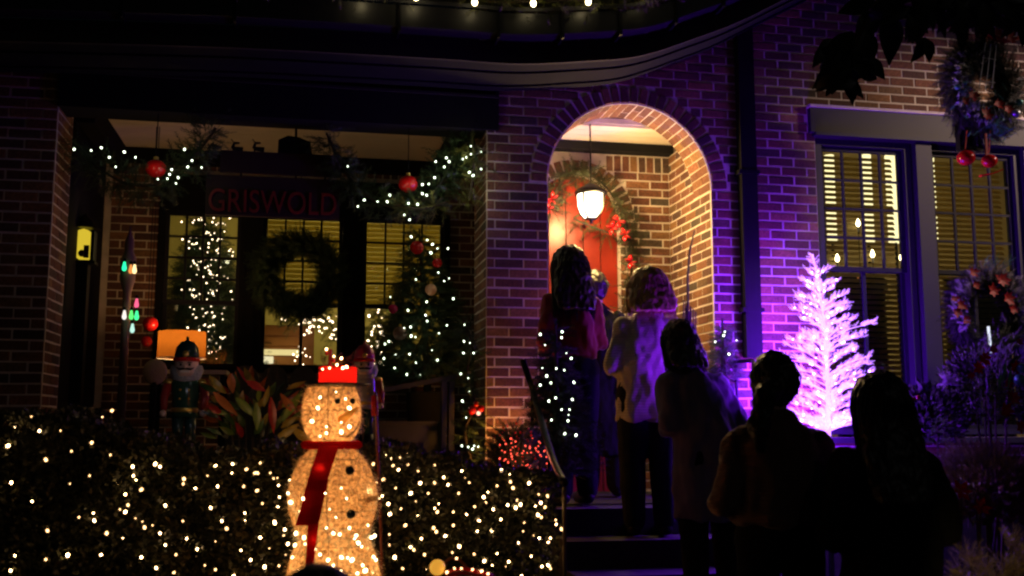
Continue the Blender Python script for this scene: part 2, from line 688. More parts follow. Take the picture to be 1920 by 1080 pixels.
# arched entry
xL, xR = P(1027, 350, YF).x, P(1333, 350, YF).x
AR = (xR - xL) / 2
AX = (xL + xR) / 2
AZ = P(1180, 195, YF).z - AR
XP = P(912, 400, YF).x          # left edge of the pier
XD = P(1403, 400, YF).x         # seam behind the downspout
XE = 8.2
ZT = 5.4
AT = 0.34                       # depth of the arch
RO = AR + 0.125
pts = [(XP, 0.2), (AX - AR, 0.2), (AX - AR, AZ)]
pts += [(AX - AR * math.cos(t), AZ + AR * math.sin(t)) for t in [math.pi * i / 32 for i in range(1, 32)]]
pts += [(AX + AR, AZ), (AX + AR, 0.2), (XD, 0.2), (XD, ZT), (XP, ZT)]
b = M(); b.prism(pts, YF, YF + AT)
entry = b.build('entry_wall', MORT, house)


def entry_span(z):
    if z <= AZ:
        return [(XP, xL), (xR, XD)]
    if z < AZ + RO:
        w = math.sqrt(max(0, RO ** 2 - (z - AZ) ** 2))
        return [(XP, AX - w - .004), (AX + w + .004, XD)]
    return [(XP, XD)]


it = courses((0, YF, 0), (1, 0, 0), (0, -1, 0), XP, XD, 0.3, ZT, entry_span)
nr = int(math.pi * (AR + .06) / BH)
it += ring(AX, AZ, YF, AR + .004, RO, 0, math.pi, nr)
place_bricks(entry, it, 300)
# pier side face (left), jambs and soffit of the arch
b = M(); b.box(XP - 0.0, XP + 0.30, YF + AT, YF + 0.52, 0.2, 3.9)
pback = b.build('pier_return', MORT, house)
it = courses((XP, YF, 0), (0, -1, 0), (-1, 0, 0), -0.52, 0, 0.3, 3.9)
place_bricks(pback, it, 120)
BY = 7.78                       # back wall of the entry
b = M(); b.box(xR + 0.0, xR + 0.12, YF + AT, BY + .3, 0.9, 4.0)
rj = b.build('entry_side_wall', MORT, house)
it = courses((xR, 0, 0), (0, 1, 0), (-1, 0, 0), YF + 0.02, BY, 1.0, AZ) + courses((xR, 0, 0), (0, 1, 0), (-1, 0, 0), YF + AT, BY, AZ, 3.72)
place_bricks(rj, it, 300)
b = M(); b.box(xL - 0.12, xL, YF + AT, BY + .3, 0.9, 4.0)
lj = b.build('entry_side_wall', MORT, house)
it = courses((xL, 0, 0), (0, -1, 0), (1, 0, 0), -BY, -YF - 0.02, 1.0, AZ)
place_bricks(lj, it, 20)
# soffit headers of the arch
items = []
for i in range(nr):
    a = math.pi * (i + 0.5) / nr
    d = Vector((math.cos(a), 0, math.sin(a)))
    t = Vector((-math.sin(a), 0, math.cos(a)))
    # brick long axis runs into the wall, its face looks at the arch centre
    Rm = Matrix((Vector((0, 1, 0)), d, -t)).transposed()
    segs = [(0.006, 0.135), (0.135, 0.338)] if i % 2 else [(0.006, 0.205), (0.205, 0.338)]
    for (y0, y1) in segs:
        items.append((Vector((AX, YF + (y0 + y1) / 2, AZ)) + d * (AR - 0.0005), y1 - y0, Rm, BH * 0.97))
place_bricks(entry, items, 0)

# back wall of the entry with the door arch
DC = P(1080, 410, BY)
mp = mpp(DC)
DR, DRO = 84 * mp, 114 * mp
zb = P(1180, 292, BY).z         # underside of the dark beam
pts = [(xL - .1, 0.9), (DC.x - DR, 0.9), (DC.x - DR, DC.z)]
pts += [(DC.x - DR * math.cos(t), DC.z + DR * math.sin(t)) for t in [math.pi * i / 24 for i in range(1, 24)]]
pts += [(DC.x + DR, DC.z), (DC.x + DR, 0.9), (xR + .1, 0.9), (xR + .1, 4.0), (xL - .1, 4.0)]
b = M(); b.prism(pts, BY, BY + 0.2)
bw = b.build('entry_back_wall', MORT, house)
zs = zb - 0.135


def bspan(z):
    if z <= DC.z:
        return [(DC.x + DR + 0.004, xR)]
    if z < DC.z + DRO:
        w = math.sqrt(max(0, DRO ** 2 - (z - DC.z) ** 2))
        return [(xL, DC.x - w), (DC.x + w, xR)]
    return [(xL, xR)]


it = courses((0, BY, 0), (1, 0, 0), (0, -1, 0), xL, xR, 1.0, zs - 0.03, bspan)
it += ring(DC.x, DC.z, BY, DR + .004, DRO, 0, math.pi, int(math.pi * (DR + .06) / BH))
x = xL
while x < xR:
    c = Vector((x + BH / 2, BY, zs + 0.065))
    if (c - Vector((DC.x, BY, DC.z))).length > DRO + 0.03:
        Rm = Matrix((Vector((0, 0, 1)), Vector((0, 1, 0)), Vector((-1, 0, 0)))).transposed()
        items = it.append((c, 0.135, Rm, BH))
    x += BH
place_bricks(bw, it, 260)
# door
door = M(); door.box(DC.x - DR, DC.x + DR, BY + .07, BY + .09, 0.95, DC.z + DR)
door = door.build('door', mat('door_joint_dark_red', (0.10, 0.012, 0.008)), house)  # backing board, darker red seen in the plank joints
npl = 5
pw = 2 * DR / npl
for i in range(npl):
    x0 = DC.x - DR + i * pw
    b = M()
    zt = [DC.z + math.sqrt(max(0, DR ** 2 - (x - DC.x) ** 2)) - .001 for x in (x0 + .004, x0 + pw / 2, x0 + pw - .004)]
    b.prism([(x0 + .005, 1.0), (x0 + pw - .005, 1.0), (x0 + pw - .005, zt[2]), (x0 + pw / 2, zt[1]), (x0 + .005, zt[0])], BY + .05, BY + .069)
    b.build('plank', DOORM, door)
b = M(); b.ball((DC.x + DR - .08, BY + .02, 2.0), .03); b.build('knob', GOLD, door, True)
# dark beam and ceiling inside the entry, entry ceiling
CZ = 3.725
b = M(); b.box(xL + .02, P(1262, 290, BY - .12).x, BY - 0.13, BY - .012, zb, CZ - .004); b.build('beam', DARKT, house)
b = M(); b.box(-2.2, xR + .1, YF + AT, 9.0, CZ + .02, CZ + .06)
ceil = b.build('porch_ceiling', MORT, house)
y = YF + AT + .01
while y < 8.8:
    for (a, c) in ((-2.1, XP + .2), (xL, xR)):
        if c == xR and y > BY - .05:
            continue
        b = M(); b.box(a, c, y, y + .118, CZ, CZ + .018); b.build('ceiling_board', CREAM, ceil)
    y += .124

# bay wall with the big window
WX0 = P(1533, 400, YF).x
WX1 = P(1935, 400, YF).x
LZ0, LZ1 = P(1600, 262, YF).z, P(1600, 210, YF).z
SZ = 1.42
b = M()
b.box(XD, WX0, YF, YF + .3, 0.2, ZT)
b.box(WX0, WX1, YF, YF + .3, 0.2, SZ)
b.box(WX0, WX1, YF, YF + .3, LZ1, ZT)
b.box(WX1, XE, YF, YF + .3, 0.2, ZT)
bay = b.build('bay_wall', MORT, house)
LX0 = P(1514, 230, YF).x


def bay_span(z):
    if z < SZ:
        return [(XD, XE)]
    if z < LZ0:
        return [(XD, WX0), (WX1, XE)]
    if z < LZ1 + .02:
        return [(XD, LX0 - .005), (WX1 + .1, XE)]
    return [(XD, XE)]


it = courses((0, YF, 0), (1, 0, 0), (0, -1, 0), XD, XE, 0.9, ZT, bay_span)
place_bricks(bay, it, 300)
it = courses((WX0, YF, 0), (0, 1, 0), (1, 0, 0), .01, 0.2, SZ, LZ0)
place_bricks(bay, it, 0)
# lintel
lin = M(); lin.box(LX0, WX1 + .1, YF - .05, YF + .1, LZ0 + .03, LZ1)
lin = lin.build('lintel', TRIM, house)
b = M(); b.box(LX0 + .03, WX1 + .08, YF - .065, YF + .1, LZ0 + .004, LZ0 + .028); b.build('moulding', TRIM, lin)
b = M(); b.box(LX0 - .005, WX1 + .1, YF - .062, YF + .1, LZ1 + .001, LZ1 + .022); b.build('cap_strip', MORT, lin)


SASHM = mat('dark_blue_sash_paint', (0.014, 0.014, 0.024), 0.7, spec=.3)


def muntin_window(name, x0, x1, z0, z1, zr, Y, cols, rows, frame_m, bar=0.017, lower_bars=0, stile=.032, slats=True, slat_lo=None, slat_m=SLAT, tilt=-52, label=None):
    """double-hung window: frame, upper and lower sash, muntins, panes and blind slats"""
    fr = M()
    fr.box(x0 - .05, x0, Y - .03, Y + .10, z0 - .04, z1 + .05); fr.box(x1, x1 + .05, Y - .03, Y + .10, z0 - .04, z1 + .05)
    fr.box(x0, x1, Y - .03, Y + .10, z1, z1 + .05); fr.box(x0, x1, Y - .05, Y + .10, z0 - .04, z0)
    w = fr.build(name, frame_m, house, label=label)
    for (a, bz, yy) in ((zr, z1, Y + .01), (z0, zr + .03, Y + .045)):
        s = M()
        s.box(x0 + .001, x0 + stile, yy, yy + .03, a, bz - .001); s.box(x1 - stile, x1 - .001, yy, yy + .03, a, bz - .001)
        s.box(x0 + stile, x1 - stile, yy, yy + .03, bz - stile, bz - .001); s.box(x0 + stile, x1 - stile, yy, yy + .03, a, a + stile)
        s.build('sash', SASHM, w)
        p = M(); p.box(x0 + stile - .004, x1 - stile + .004, yy + .013, yy + .016, a + stile, bz - stile); p.build('pane', GLASS, w)
    xa, xb, za, zb_ = x0 + stile, x1 - stile, zr + stile, z1 - stile
    for i in range(1, cols):
        x = xa + (xb - xa) * i / cols
        b = M(); b.box(x - bar / 2, x + bar / 2, Y + .004, Y + .022, za, zb_); b.build('muntin', SASHM, w)
    for j in range(1, rows):
        z = za + (zb_ - za) * j / rows
        b = M(); b.box(xa, xb, Y + .006, Y + .020, z - bar / 2, z + bar / 2); b.build('muntin', SASHM, w)
    for i in range(lower_bars):
        x = xa + (xb - xa) * (i + 1) / (lower_bars + 1)
        b = M(); b.box(x - bar * .8, x + bar * .8, Y + .038, Y + .057, z0 + stile, zr); b.build('muntin', SASHM, w)
    if slats:
        lo = slat_lo if slat_lo is not None else z0
        z = lo
        me = None
        while z < z1 - .02:
            if me is None:
                s = M(); hw = (x1 - x0) / 2 - .01
                c, si = math.cos(R(tilt)) * .019, math.sin(R(tilt)) * .019
                s.add([(-hw, -c, si), (hw, -c, si), (hw, c, -si), (-hw, c, -si), (-hw, -c, si + .003), (hw, -c, si + .003), (hw, c, -si + .003), (-hw, c, -si + .003)],
                      [(0, 3, 2, 1), (4, 5, 6, 7), (0, 1, 5, 4), (1, 2, 6, 5), (2, 3, 7, 6), (3, 0, 4, 7)])
                me = s.mesh('blind_slat'); me.materials.append(slat_m)
            o = bpy.data.objects.new('blind_slat', me); COL.objects.link(o); o.parent = w
            o.location = Vector(((x0 + x1) / 2, Y + .14, z)) - base_of(house)
            z += .041
    return w


YW = YF + .06
wz1 = P(1600, 277, YW).z
wzr = P(1600, 508, YW).z
WAx0, WAx1 = P(1541, 400, YW).x, P(1697, 400, YW).x
WBx0, WBx1 = P(1749, 400, YW).x, P(1902, 400, YW).x
muntin_window('window', WAx0, WAx1, SZ + .06, wz1, wzr, YW, 4, 4, TRIM, slat_lo=None, lower_bars=1, label='left window of the bay, between brick corner and grey post')
muntin_window('window', WBx0, WBx1, SZ + .06, wz1, wzr, YW, 4, 4, TRIM, slat_lo=None, lower_bars=1, label='right window of the bay, behind the wreaths')
b = M()
b.box(P(1712, 400, YW).x, P(1741, 400, YW).x, YF - .02, YF + .12, SZ, LZ0 + .003); b.build('window_post', TRIM, house)
b = M(); b.box(WBx1 + .055, WX1 + .1, YF - .02, YF + .12, SZ, LZ0 + .003); b.build('window_post', TRIM, house)
b = M(); b.box(WX0, WX1, YF - .08, YF + .12, SZ - .04, SZ - .001); b.build('window_sill', TRIM, house)
b = M(); b.box(WX0, WX1, YF + .001, YW - .035, wz1 + .052, LZ0 + .003); b.build('window_head', TRIM, house)

# left pier and porch
LPX = P(92, 500, YF).x
b = M(); b.box(-4.6, LPX, YF, YF + .42, 0.2, 3.9)
lp = b.build('porch_pier', MORT, house)
place_bricks(lp, courses((0, YF, 0), (1, 0, 0), (0, -1, 0), -4.6, LPX, 0.9, 3.9) + courses((LPX, YF, 0), (0, 1, 0), (1, 0, 0), .01, 0.42, 0.9, 3.9), 300)
PY = 8.62                       # rear wall of the porch
b = M(); b.box(LPX - .2, LPX - .02, YF + .42, PY + .2, 0.9, 4.0)
b.build('porch_side_wall', DARKT, house)
b = M(); b.box(LPX + .02, LPX + .14, YF + .42, PY, CZ - .16, CZ - .002); b.build('ceiling_beam', DARKT, house)
b = M(); b.box(LPX + .14, XP + .3, PY - .1, PY - .002, P(500, 318, PY).z, CZ - .003); b.build('ceiling_beam', DARKT, house)
b = M(); b.box(P(840, 300, 7.6).x, P(905, 300, 7.6).x, YF + .52, PY - .1, CZ - .14, CZ - .004); b.build('ceiling_beam', DARKT, house)
# porch header beam
HZ0, HZ1 = P(500, 222, YF).z, P(500, 158, YF).z
b = M(); b.box(LPX, P(934, 210, YF).x, YF - .03, YF + .22, HZ0, HZ1 + .12)
hb = b.build('porch_beam', DARKT, house)
b = M(); b.box(LPX, P(934, 210, YF).x, YF - .045, YF - .031, HZ1 - .01, HZ1 + .01); b.build('bead', ROOFM, hb)

# rear wall
RX = [P(x, 500, PY).x for x in (202, 297, 450, 492, 642, 680, 832, 960)]
RW0 = P(500, 690, PY).z
RW1 = P(500, 402, PY).z
b = M()
b.box(RX[0] - .3, RX[1], PY, PY + .2, 0.9, 4.0); b.box(RX[1], RX[6], PY, PY + .2, 0.9, RW0 - .04); b.box(RX[1], RX[6], PY, PY + .2, RW1 + .3, 4.0); b.box(RX[6], XP + 1.2, PY, PY + .2, .9, 4.0)
rw = b.build('porch_rear_wall', MORT, house)
it = courses((0, PY, 0), (1, 0, 0), (0, -1, 0), RX[0], XP + .6, 1.2, RW1 + .33, lambda z: [(RX[0], RX[1]), (RX[6], XP + .6)] if z > RW0 - .05 else [(RX[0], XP + .6)])
x = RX[0]
while x < XP + .6:
    Rm = Matrix((Vector((0, 0, 1)), Vector((0, 1, 0)), Vector((-1, 0, 0)))).transposed()
    it.append((Vector((x + BH / 2, PY, RW1 + .33 + .11)), BL, Rm, BH)); x += BH
place_bricks(rw, it, 300)
b = M(); b.box(RX[1], RX[6], PY - .04, PY + .19, RW1 + .052, RW1 + .299); b.build('window_header', DARKT, house)
for (a, c) in ((RX[2], RX[3]), (RX[4], RX[5])):
    b = M(); b.box(a + .045, c - .045, PY - .03, PY + .19, RW0 - .04, RW1 + .051); b.build('window_post', DARKT, house)
zr2 = P(560, 574, PY).z
labs = ['left porch window with the lit tree behind it', 'middle porch window behind the dark wreath', 'right porch window beside the potted fir']
BLND = cloth_trans('yellow_blind_slat', (0.74, 0.64, 0.22), .6)
for (a, c, l) in ((RX[1] + .04, RX[2] - .0, 0), (RX[3], RX[4], 1), (RX[5], RX[6], 2)):
    muntin_window('window', a, c, RW0, RW1, zr2, PY, 4, 4, DARKT, lower_bars=1 if l else 0, slat_lo=zr2 + .02, slat_m=BLND, tilt=-62, label=labs[l], slats=l != 0)

# rooms behind the windows
ROOMW = mat('room_wall_paint', (0.52, 0.47, 0.20), 0.8, var=0.1, scale=3)
ROOMR = mat('room_wall_paint_pale', (0.45, 0.38, 0.22), 0.8, var=0.1, scale=3)
b = M()
b.box(RX[0] - .3, XP + 1.2, 11.4, 11.5, .9, 4.0); b.box(RX[0] - .4, RX[0] - .3, PY + .2, 11.4, .9, 4.0); b.box(XP + 1.2, XP + 1.3, PY + .2, 11.4, .9, 4.0)
b.box(RX[0] - .4, XP + 1.3, PY + .2, 11.5, 4.0, 4.1)
b.build('living_room_wall', ROOMW, house)
b = M()
b.box(XD, XE, 9.6, 9.7, .9, 4.2); b.box(XD - .1, XD, YF + .34, 9.7, .9, 4.2); b.box(XE, XE + .1, YF + .3, 9.7, .9, 4.2); b.box(XD, XE, YF + .3, 9.7, 4.2, 4.3)
b.build('dining_room_wall', ROOMR, house)
b = M(); b.box(-6, 9, 11.5, 11.6, 0, 5.4); b.box(-4.6, -4.5, 6.9 + .42, 11.5, 0, 5.4); b.box(XE, XE + .1, 9.7, 11.5, 0, 5.4); b.build('rear_house_wall', MORT, house)

DKSHEET = mat('dark_sheet_cloth', (.02, .018, .02), .9)  # sheet added for the darkness behind the lower sashes
for (a, c) in ((1562, 1664), (1772, 1895)):
    q = M(); pa, pc = P(a, 600, YW + .19).x, P(c, 600, YW + .19).x
    nn = 40; pl = [(pa + (pc - pa) * i / nn, YW + .19 + .012 * math.sin(i * 1.3)) for i in range(nn + 1)]
    q.add([(x, y, SZ) for x, y in pl] + [(x, y, wzr - .01) for x, y in pl], [(i, i + 1, nn + 2 + i, nn + 1 + i) for i in range(nn)]); q.build('dark_room_sheet', DKSHEET, house)
# downspout at the seam
ds = M()
dx0, dx1 = P(1388, 300, YF - .07).x, P(1417, 300, YF - .07).x
ds.box(dx0, dx1, YF - .09, YF - .012, P(1415, 672, YF).z, 4.6)
ds = ds.build('downspout', DARKT, house)
for z in (2.3, 3.3):
    b = M(); b.box(dx0 - .02, dx1 + .02, YF - .094, YF - .008, z, z + .03); b.build('bracket', DARKT, ds)

# sweeping eave
EV = [(-330, 132), (0, 140), (300, 146), (500, 152), (800, 167), (935, 175), (1050, 170), (1150, 160), (1250, 127), (1320, 100), (1400, 60), (1500, 10), (1560, -22), (1640, -70), (1740, -140)]
ev = [P(x, y, YF) for x, y in EV]
ev = smooth_path([(p.x, 0, p.z) for p in ev], 60)
ev = [(p.x, p.z) for p in ev]


def sweep(name, y0, y1, d0, d1, m, parent):
    b = M()
    b.prism([(x, z + d0) for x, z in ev] + [(x, z + d1) for x, z in reversed(ev)], y0, y1)
    return b.build(name, m, parent)


roof = sweep('eave', 6.285, YF - .052, 0.0, .10, DARKT, house)
sweep('fascia', 6.255, 6.283, -.012, .13, ROOFM, roof)
sweep('gutter', 6.12, 6.25, .132, .27, mat('dark_gutter', (0.03, 0.03, 0.032), .45, .4), roof)
for i in range(4, 58, 4):
    x, z = ev[i]; b = M(); b.box(x - .008, x + .008, 6.105, 6.257, z + .10, z + .285); b.build('gutter_bracket', BLACKM, roof)
for yy in (6.45, 6.72):
    sweep('soffit_batten', yy, yy + .022, -.014, -.001, DARKT, roof)
b = M()
vs, fs = [], []
for (x, z) in ev:
    vs += [(x, 6.10, z + .275), (x, 8.6, z + 1.4), (x, 6.10, z + .30), (x, 8.6, z + 1.43)]
for i in range(len(ev) - 1):
    a, c = i * 4, i * 4 + 4
    fs += [(a, c, c + 1, a + 1), (a + 2, a + 3, c + 3, c + 2), (a, a + 2, c + 2, c)]
b.add(vs, fs); b.build('roof', SHING, house)


# ------------------------------------------------------------------ wall-side decorations and lamps
def V3(*a):
    return Vector(a)


def needle_cloud(name, parent, pts, dirs, scl, m=NEEDLE, tpl=SPRIG, **kw):
    return scatter(name, tpl[0], tpl[1], pts, dirs, scl, m, parent, **kw)


def garland(label, path, per_m=150, rad=0.08, group=None, m=NEEDLE, scale=1.0, name='garland', droop=0.3):
    path = [Vector(p) for p in path]
    t = thing(name, label, 'garland', path[0], group)
    L = sum((path[i + 1] - path[i]).length for i in range(len(path) - 1))
    n = int(L * per_m)
    pos, dr, sc = [], [], []
    for i in range(n):
        u = rng.uniform(0, len(path) - 1.001)
        k = int(u)
        p = path[k].lerp(path[k + 1], u - k)
        a = rng.uniform(0, 6.283)
        d = Vector((math.cos(a), rng.uniform(-1, .6), math.sin(a) - droop))
        d.normalize()
        pos.append(p + d * rad * rng.uniform(0, .9))
        tt = (path[k + 1] - path[k]).normalized()
        dr.append(d + tt * rng.uniform(-.9, .9))
        sc.append(scale * rng.uniform(.6, 1.45))
    needle_cloud('foliage', t, pos, dr, sc, m, kind='stuff')
    b = M(); b.tube(path, 0.008, 5); b.build('core', BARK, t)
    return t


# hanging lantern in the entry
lc = P(1108, 383, 7.22)
mp = mpp(lc)
lan = thing('hanging_lantern', 'lit frosted glass lantern hanging on a rod in front of the red door', 'lantern', lc)
b = M(); b.tube([(lc.x, lc.y, lc.z + .15), (lc.x, lc.y, CZ)], .006, 6); b.build('rod', BLACKM, lan)
b = M(); b.lathe([(.02, .155), (.03, .15), (.05, .135), (.085, .118), (.118, .092), (.118, .070)], lc, 20); b.build('cap', BLACKM, lan, True)
b = M(); b.lathe([(.098, .076), (.10, .06), (.094, -.02), (.075, -.07), (.05, -.10), (.03, -.105)], lc, 24)
b.build('glass', emis('lantern_glass_glow', (1.0, .86, .62), 7), lan, True)
for i in range(4):
    a = math.pi / 4 + i * math.pi / 2
    c, s_ = math.cos(a), math.sin(a)
    b = M(); b.tube([(lc.x + c * r, lc.y + s_ * r, lc.z + z) for r, z in ((.108, .08), (.106, .03), (.10, -.03), (.08, -.075), (.04, -.112))], .008, 6); b.build('rib', BLACKM, lan)
b = M(); b.lathe([(.001, -.15), (.012, -.14), (.014, -.12), (.045, -.112), (.045, -.105)], lc, 16); b.build('finial', BLACKM, lan, True)
lamp('POINT', 'lantern_lamp', (lc.x + .02, lc.y - .135, lc.z - .03), 52.0, (1.0, .66, .22), .06)
lamp('POINT', 'lantern_lamp_inner', (lc.x, lc.y + .12, lc.z + .0), 34.0, (1.0, .66, .24), .06)

# garland round the door
dpth = []
for px_, py_ in [(1030, 395), (1040, 360), (1062, 332), (1095, 322), (1130, 345), (1158, 380), (1175, 420), (1182, 470), (1184, 530), (1180, 600)]:
    dpth.append(P(px_, py_, BY - .1))
gd = garland('fir garland with red bows curved round the red door', smooth_path(dpth, 30), 210, .06, m=mat('olive_fir_needle', (0.04, 0.05, 0.018), .7, rnd=.5), scale=1.1)
for (x, y) in ((1148, 428), (1172, 440), (1182, 492), (1034, 372), (1026, 392), (1160, 415)):
    c = P(x, y, BY - .22)
    bw_ = thing('red_bow', 'red ribbon bow pinned to the garland round the door, %s' % {1148: 'nearest under the lantern', 1172: 'on the right bend', 1182: 'lowest on the right side', 1034: 'upper one at the left jamb', 1026: 'lower one at the left jamb', 1160: 'highest on the right bend'}[x], 'bow', c, 'red bows on the door garland')
    for k in range(5):
        a = k * 1.26 + random.random()
        b = M(); d = Vector((math.cos(a), -.3, math.sin(a)))
        b.tube([c, c + d * .03, c + d * .055], [.004, .022, .006], 6, True, .4); b.build('loop', REDO if k % 2 else REDB, bw_, True)
# leafy swag hanging under the lantern
garland('small fir swag with red flowers on the upper red door', smooth_path([P(1075, 410, BY - .05), P(1110, 425, BY - .08), P(1150, 440, BY - .08)], 8), 90, .04, name='swag')

# twig bundle beside the entry
c = P(1296, 700, 6.75)
tw = thing('twig_planter', 'dark bundle of tall curved twigs beside the right brick jamb', 'planter', (c.x, c.y, FLOORZ))
b = M(); b.lathe([(.06, 0), (.085, .1), (.10, .30), (.105, .32), (.09, .32)], (c.x, c.y, FLOORZ), 16); b.build('pot', STONE, tw, True)
for k in range(34):
    a = random.uniform(-1, 1)
    h = random.uniform(.9, 1.12)
    b_ = [(c.x + .02 * a, c.y + random.uniform(-.03, .03), FLOORZ + .25), (c.x + .05 * a - .01, c.y, FLOORZ + .25 + h * .6), (c.x + .045 * a, c.y, FLOORZ + .25 + h)]
    b = M(); b.tube(b_, [.008, .009, .004], 5); b.build('twig', BARK, tw)
b = M(); b.tube([P(1290, 600, 6.75), P(1289, 520, 6.75), P(1293, 470, 6.75), P(1302, 432, 6.75)], [.009, .009, .008, .004], 6); b.build('twig', BARK, tw)

# ------------------------------------------------------------------ porch: garlands, ornaments, sign
swl = smooth_path([P(x, y, YF + .1) for x, y in ((138, 272), (185, 315), (240, 345), (295, 345), (345, 315), (380, 275), (405, 240))], 36)
g1 = garland('fir garland swag with white lights left of the sign', swl, 320, .12, 'garland swags under the porch beam')
b1 = [(139, 280), (171, 282), (190, 277), (205, 295), (233, 285), (254, 295), (217, 313), (296, 336), (314, 335), (322, 318), (330, 344), (334, 333), (352, 313), (360, 301), (346, 280), (378, 314), (318, 327)]
ls = thing('string_lights', 'white mini lights on the garland left of the sign', 'string lights', P(138, 272, YF))
bulbs(ls, [P(x, y, YF - .03) for x, y in b1], BULBC, .0058)
wire_part(ls, [p + V3(0, -.05, 0) for p in swl])
swr = smooth_path([P(x, y, YF + .1) for x, y in ((612, 250), (635, 300), (668, 350), (720, 385), (778, 385), (825, 345), (850, 295), (888, 262))], 36)
g2 = garland('fir garland swag with white lights right of the sign', swr, 320, .11, 'garland swags under the porch beam')
b2 = [(652, 312), (671, 387), (683, 375), (708, 378), (726, 378), (731, 366), (766, 381), (783, 383), (792, 363), (758, 403), (792, 346), (804, 345), (815, 333), (817, 303), (837, 296), (842, 303), (833, 313), (868, 298), (874, 295), (883, 274), (883, 289), (902, 285), (902, 317), (880, 323), (887, 329), (800, 366), (768, 412)]
ls = thing('string_lights', 'white mini lights on the garland right of the sign', 'string lights', P(612, 250, YF))
bulbs(ls, [P(x, y, YF - .03) for x, y in b2], BULBC, .0062)
wire_part(ls, [p + V3(0, -.05, 0) for p in swr])
garland('yellow-green pine tail hanging from the garland corner by the pier', smooth_path([P(884, 262, YF + .02), P(888, 310, YF + .02), P(880, 375, YF + .03)], 10), 200, .06, m=NEEDLEL)
garland('yellow-green pine sprays at the low right of the porch garland', smooth_path([P(740, 385, YF), P(790, 392, YF), P(835, 380, YF)], 8), 130, .055, m=NEEDLEL)
for (x, y, lab) in ((292, 316, 'shiny red glass ball hanging low in the left garland'), (765, 345, 'shiny red glass ball hanging over the right garland')):
    c = P(x, y, YF + .03)
    o = thing('red_ornament', lab, 'ornament', c, 'red balls on the porch garland')
    b = M(); b.ball(c, .066, 20, 1, 1, .9); b.build('ball', REDO, o, True)
    b = M(); b.lathe([(.016, .058), (.016, .075), (.006, .08)], c, 10); b.build('cap', GOLD, o)
    b = M(); b.tube([c + V3(0, 0, .07), (c.x, c.y, HZ0)], .003, 4); b.build('hanger', BLACKM, o)
    lamp('POINT', 'garland_fill', c + V3(-.02, -.16, -.04), .12, (1.0, .5, .3), .02)  # added fill lamp in front of the ball

for (x, y, w_) in ((868, 292, .5), (805, 350, .4), (340, 318, .25), (885, 350, .5), (720, 372, .2)):
    lamp('POINT', 'garland_fill', P(x, y, YF - .16), w_, (.95, .9, .55), .02)  # fill lamps added to bring out the garland foliage
# sign
SGY = YF + .16
SGM = mat('dark_red_sign_paint', (0.055, 0.008, 0.008), .6, var=.3)
SGD = mat('dark_red_sign_board', (0.024, 0.006, 0.006), .7)
s0, s1 = P(384, 402, SGY), P(638, 338, SGY)
sg = thing('porch_sign', 'dark sign with red letters and sleigh silhouettes under the porch beam', 'sign', ((s0.x + s1.x) / 2, SGY, s0.z))
b = M(); b.box(s0.x, s1.x, SGY, SGY + .03, s0.z, s1.z); b.build('board', SGD, sg)
t0, t1 = P(412, 322, SGY), P(640, 292, SGY)
b = M(); b.box(t0.x, t1.x, SGY, SGY + .03, t0.z, t1.z); b.build('board', SGD, sg)
for x in (452, 555, 610):
    p = P(x, 322, SGY); q = P(x, 340, SGY)
    b = M(); b.box(p.x - .006, p.x + .006, SGY + .005, SGY + .02, q.z, p.z); b.build('link_bar', BLACKM, sg)
    if x == 555:
        b = M(); b.tube([P(x, 295, SGY + .01), (P(x, 240, SGY).x, SGY + .01, HZ0)], .008, 6); b.build('hanger', BLACKM, sg)
# letters
cu = bpy.data.curves.new('letters', 'FONT'); cu.body = 'GRISWOLD'; cu.size = .27; cu.extrude = .006; cu.align_x = 'CENTER'; cu.space_character = 1.02
to = bpy.data.objects.new('letters_tmp', cu); COL.objects.link(to)
dg = bpy.context.evaluated_depsgraph_get()
tm = bpy.data.meshes.new_from_object(to.evaluated_get(dg)); bpy.data.objects.remove(to)
w_ = max(v.co.x for v in tm.vertices) - min(v.co.x for v in tm.vertices)
kx = (s1.x - s0.x) * .95 / w_
ROT = Matrix.Rotation(math.pi / 2, 4, 'X')
tm.transform(Matrix.Diagonal((kx, .82, 1, 1))); tm.transform(ROT)
tm.transform(Matrix.Translation(V3((s0.x + s1.x) / 2, SGY - .008, s0.z + .025) - base_of(sg)))
link('lettering', tm, mat('red_letter_paint', (0.20, 0.012, 0.012), .5), sg)
# sleigh, reindeer on top
for x in (438, 478):
    p = P(x, 292, SGY + .01)
    b = M(); k = .012
    b.tube([p, p + V3(-.005, 0, .05)], .006, 5); b.tube([p + V3(.045, 0, 0), p + V3(.05, 0, .045)], .006, 5)
    b.tube([p + V3(-.01, 0, .05), p + V3(.06, 0, .045)], [.014, .018], 6)
    b.tube([p + V3(-.01, 0, .05), p + V3(.0, 0, .085)], [.012, .009], 6); b.tube([p + V3(-.0, 0, .088), p + V3(.035, 0, .09)], [.009, .006], 6)
    b.tube([p + V3(0, 0, .09), p + V3(-.02, 0, .115)], .003, 4); b.build('reindeer_cutout', BLACKM, sg)
sl = [P(x, y, SGY) for x, y in ((520, 293), (522, 262), (540, 254), (560, 257), (582, 266), (586, 293))]
b = M(); b.prism([(p.x, p.z) for p in sl][::-1], SGY + .002, SGY + .03); b.build('sleigh_cutout', BLACKM, sg)

